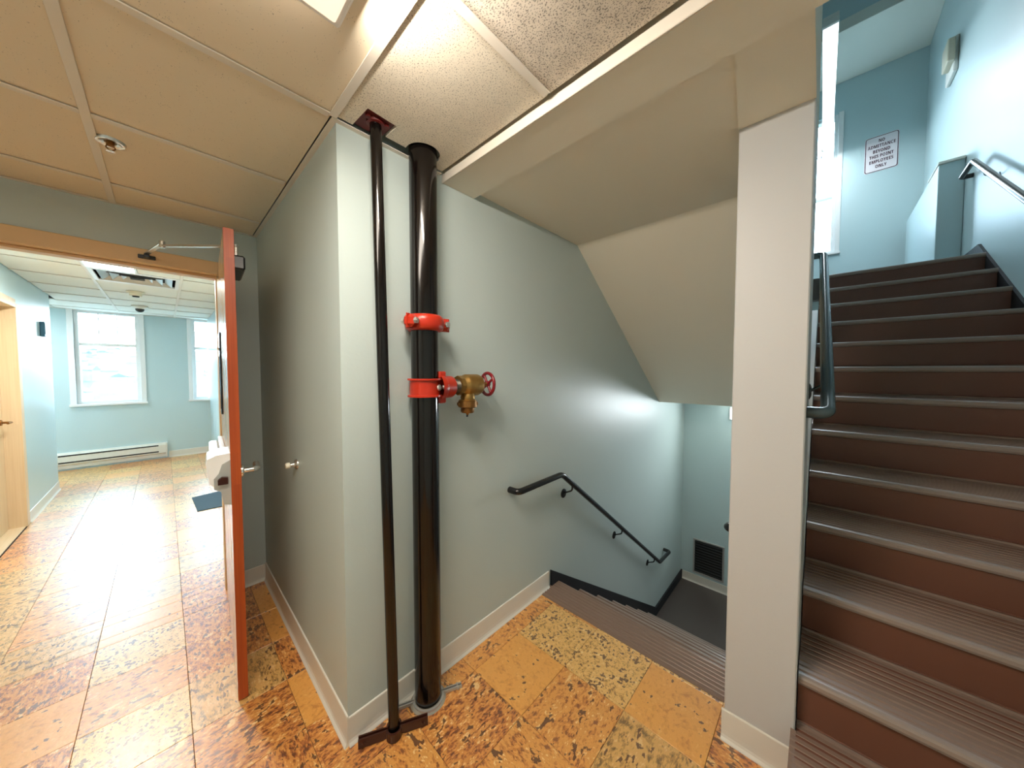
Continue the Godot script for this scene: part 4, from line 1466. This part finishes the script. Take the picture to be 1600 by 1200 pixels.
	tube(st, rounded([Vector3(1.62, 1.355, -0.037), Vector3(1.62, 1.355, 0.022), Vector3(1.72, 1.40, 0.022), Vector3(3.02, 2.28, -0.008), Vector3(3.08, 2.29, -0.16), Vector3(3.08, 1.40, -0.16)], 0.045), 0.021, 20)
	part("rail", st, mats.rail_steel, rl)
	rail_bracket(rl, Vector3(1.88, 1.508, 0.022), -0.035, mats.rail_steel)
	# grille on the lower landing wall
	var gr := thing("wall_grille", "square black metal grille low on the blue wall of the lower landing", "grille", Vector3(4.87, -0.985, -1.02))
	st = mb()
	for q in [[-0.18, 0.18, 0.215, 0.235], [-0.18, 0.18, -0.235, -0.215], [-0.18, -0.16, -0.215, 0.215], [0.16, 0.18, -0.215, 0.215]]:
		bx(st, Vector3(-0.014, q[2], q[0]), Vector3(0.0, q[3], q[1]), 0.002)
	part("frame", st, mats.satin, gr)
	st = mb()
	bx(st, Vector3(-0.004, -0.215, -0.16), Vector3(0, 0.215, 0.16))
	part("backing", st, mats.grille_black, gr)
	for k in 12:
		st = mb()
		var y := -0.197 + 0.0358 * k
		bx(st, Vector3(-0.008, -0.002, -0.16), Vector3(0.008, 0.002, 0.16), 0.0, Transform3D(Basis(Vector3.BACK, 0.7), Vector3(-0.009, y, 0)))
		part("blade", st, mats.grille_black, gr)

# plate in the y-z plane facing -x, half sizes hz and hy, corner radius r
func plate_outline(hz: float, hy: float, r: float) -> Array:
	var out := []
	for q in [[hz - r, hy - r, 0.0], [-(hz - r), hy - r, PI / 2], [-(hz - r), -(hy - r), PI], [hz - r, -(hy - r), PI * 1.5]]:
		for k in 6:
			var a: float = q[2] + PI / 2 * k / 5
			out.append(Vector2(q[0] + cos(a) * r, q[1] + sin(a) * r))
	return out

func rounded_plate(st: SurfaceTool, hz: float, hy: float, r: float, t: float) -> void:
	prism(st, plate_outline(hz, hy, r), "x", -t, 0.0)

func rounded_rim(st: SurfaceTool, hz: float, hy: float, r: float, w: float, t: float) -> void:
	var o := plate_outline(hz, hy, r)
	var i := plate_outline(hz - w, hy - w, r - w * 0.7)
	for k in o.size():
		var e := (k + 1) % o.size()
		prism(st, [o[k], o[e], i[e], i[k]], "x", -t, -0.003)

func small_fittings() -> void:
	# surface light over the landing
	var lt := thing("ceiling_light", "white box ceiling light at the top of the view over the landing", "light", Vector3(-0.28, CE, -0.70))
	var st := mb()
	bx(st, Vector3(-0.61, -0.07, -0.216), Vector3(0.61, -0.004, 0.216), 0.006)
	part("housing", st, mats.trim_white, lt)
	st = mb()
	bx(st, Vector3(-0.595, -0.076, -0.20), Vector3(0.595, -0.06, 0.20), 0.004)
	part("diffuser", st, mats.lamp_warm, lt)
	area_light(Vector3(-0.28, CE - 0.082, -0.70), Vector2(1.15, 0.38), Vector3.DOWN, 1.75, c8(255, 243, 228), lt)
	for sd in [[Vector3(0.335, CE - 0.055, -0.70), Vector2(0.38, 0.035), Vector3(1, -0.75, 0), 0.95], [Vector3(-0.895, CE - 0.055, -0.70), Vector2(0.38, 0.035), Vector3(-1, -0.35, 0), 0.25], [Vector3(-0.28, CE - 0.055, -0.920), Vector2(1.15, 0.035), Vector3(0, -0.35, -1), 0.07], [Vector3(-0.28, CE - 0.055, -0.480), Vector2(1.15, 0.035), Vector3(0, -0.35, 1), 0.3]]:
		area_light(sd[0], sd[1], sd[2], sd[3], c8(255, 243, 228), lt)
	# sprinkler
	var sp := thing("sprinkler", "chrome fire sprinkler in a round plate on the landing ceiling", "sprinkler", Vector3(-0.124, CE + 0.003, -2.135))
	st = mb()
	lathe(st, [Vector2(0.018, -0.004), Vector2(0.030, -0.010), Vector2(0.040, -0.009), Vector2(0.044, 0.0)], Transform3D.IDENTITY, 30)
	part("escutcheon", st, mats.chrome, sp)
	st = mb()
	lathe(st, [Vector2(0, 0.0), Vector2(0.012, -0.002), Vector2(0.012, -0.018), Vector2(0.006, -0.020), Vector2(0, -0.020)], Transform3D.IDENTITY, 16)
	for s: float in [-1.0, 1.0]:
		tube(st, rounded([Vector3(s * 0.008, -0.016, 0), Vector3(s * 0.014, -0.026, 0), Vector3(0, -0.040, 0)], 0.01), 0.0025, 8)
	part("frame_arms", st, mats.brass_dark, sp)
	st = mb()
	lathe(st, [Vector2(0, -0.039), Vector2(0.012, -0.040), Vector2(0.013, -0.0415), Vector2(0, -0.042)], Transform3D.IDENTITY, 18)
	part("deflector", st, mats.chrome, sp)
	# door stop
	var ds := thing("door_stop", "small round metal door stop on the short wall behind the door", "door stop", Vector3(XW, 1.016, -2.0))
	st = mb()
	var xf := aim(Vector3.ZERO, Vector3.LEFT)
	lathe(st, [Vector2(0, 0.0), Vector2(0.028, 0.0), Vector2(0.028, 0.004), Vector2(0.022, 0.010), Vector2(0.012, 0.014), Vector2(0.010, 0.034)], xf, 24)
	part("base", st, mats.chrome, ds)
	st = mb()
	lathe(st, [Vector2(0.010, 0.032), Vector2(0.015, 0.034), Vector2(0.016, 0.046), Vector2(0.012, 0.052), Vector2(0, 0.053)], xf, 20)
	part("bumper", st, mats.beige_plastic, ds)

func outside() -> void:
	# hillside seen far below and beyond the windows
	var hill := nz(FastNoiseLite.TYPE_SIMPLEX_SMOOTH, 0.006, 5, 3)
	var hgt := func(x: float, z: float) -> float:
		var far: float = Vector2(x, z + 4.0).length()
		var base: float = -16.0 + smoothstep(60.0, 520.0, far) * 34.0
		return base + hill.get_noise_2d(x, z) * 12.0 * smoothstep(40.0, 200.0, far)
	var st := mb()
	var step := 18.0
	for i in range(-34, 34):
		for j in range(-34, 34):
			var p := []
			for q in [[0, 0], [1, 0], [1, 1], [0, 1]]:
				var x: float = (i + q[0]) * step
				var z: float = (j + q[1]) * step
				p.append(Vector3(x, hgt.call(x, z), z))
			var n: Vector3 = (p[2] - p[0]).cross(p[1] - p[0]).normalized()
			if n.y < 0: n = -n
			face(st, p, n)
	var gm := mat("hill_green", c8(60, 80, 78), 0.95)
	var gn := noise_tex(0.02, 33, 256)
	var ramp := Gradient.new()
	ramp.set_color(0, c8(22, 40, 40))
	ramp.set_color(1, c8(52, 68, 66))
	gn.color_ramp = ramp
	tri_tex(gm, gn, Vector3.ONE * 0.02)
	struct("hills", st, gm, "hazy green hillside of a town far beyond the corridor windows", "hills")
	# houses on the slope
	var wallm := mat("house_wall", c8(84, 90, 88), 0.9)
	var roofm := mat("house_roof", c8(50, 58, 62), 0.9)
	var body := mb()
	prism(body, [Vector2(-2.6, -3), Vector2(2.6, -3), Vector2(2.6, 3.4), Vector2(-2.6, 3.4)], "x", -3.4, 3.4)
	var roof := mb()
	prism(roof, [Vector2(-3.0, 3.3), Vector2(3.0, 3.3), Vector2(0, 4.8)], "x", -3.6, 3.6)
	var bm := body.commit()
	var rm := roof.commit()
	var walls := mb()
	var roofs := mb()
	for k in 60:
		var dist := 130.0 + 5.5 * k + 20.0 * rng.randf()
		var ang := rng.randf_range(-0.2, 0.14)
		var x := sin(ang) * dist
		var z := -8.0 - cos(ang) * dist
		var xf := Transform3D(Basis(Vector3.UP, rng.randf() * PI), Vector3(x, hgt.call(x, z), z))
		walls.append_from(bm, 0, xf)
		roofs.append_from(rm, 0, xf)
	var town := thing("distant_town", "faint hazy town of small houses on the hillside seen through the corridor windows", "town", Vector3.ZERO, "", "stuff")
	part("walls", walls, wallm, town)
	part("roofs", roofs, roofm, town)
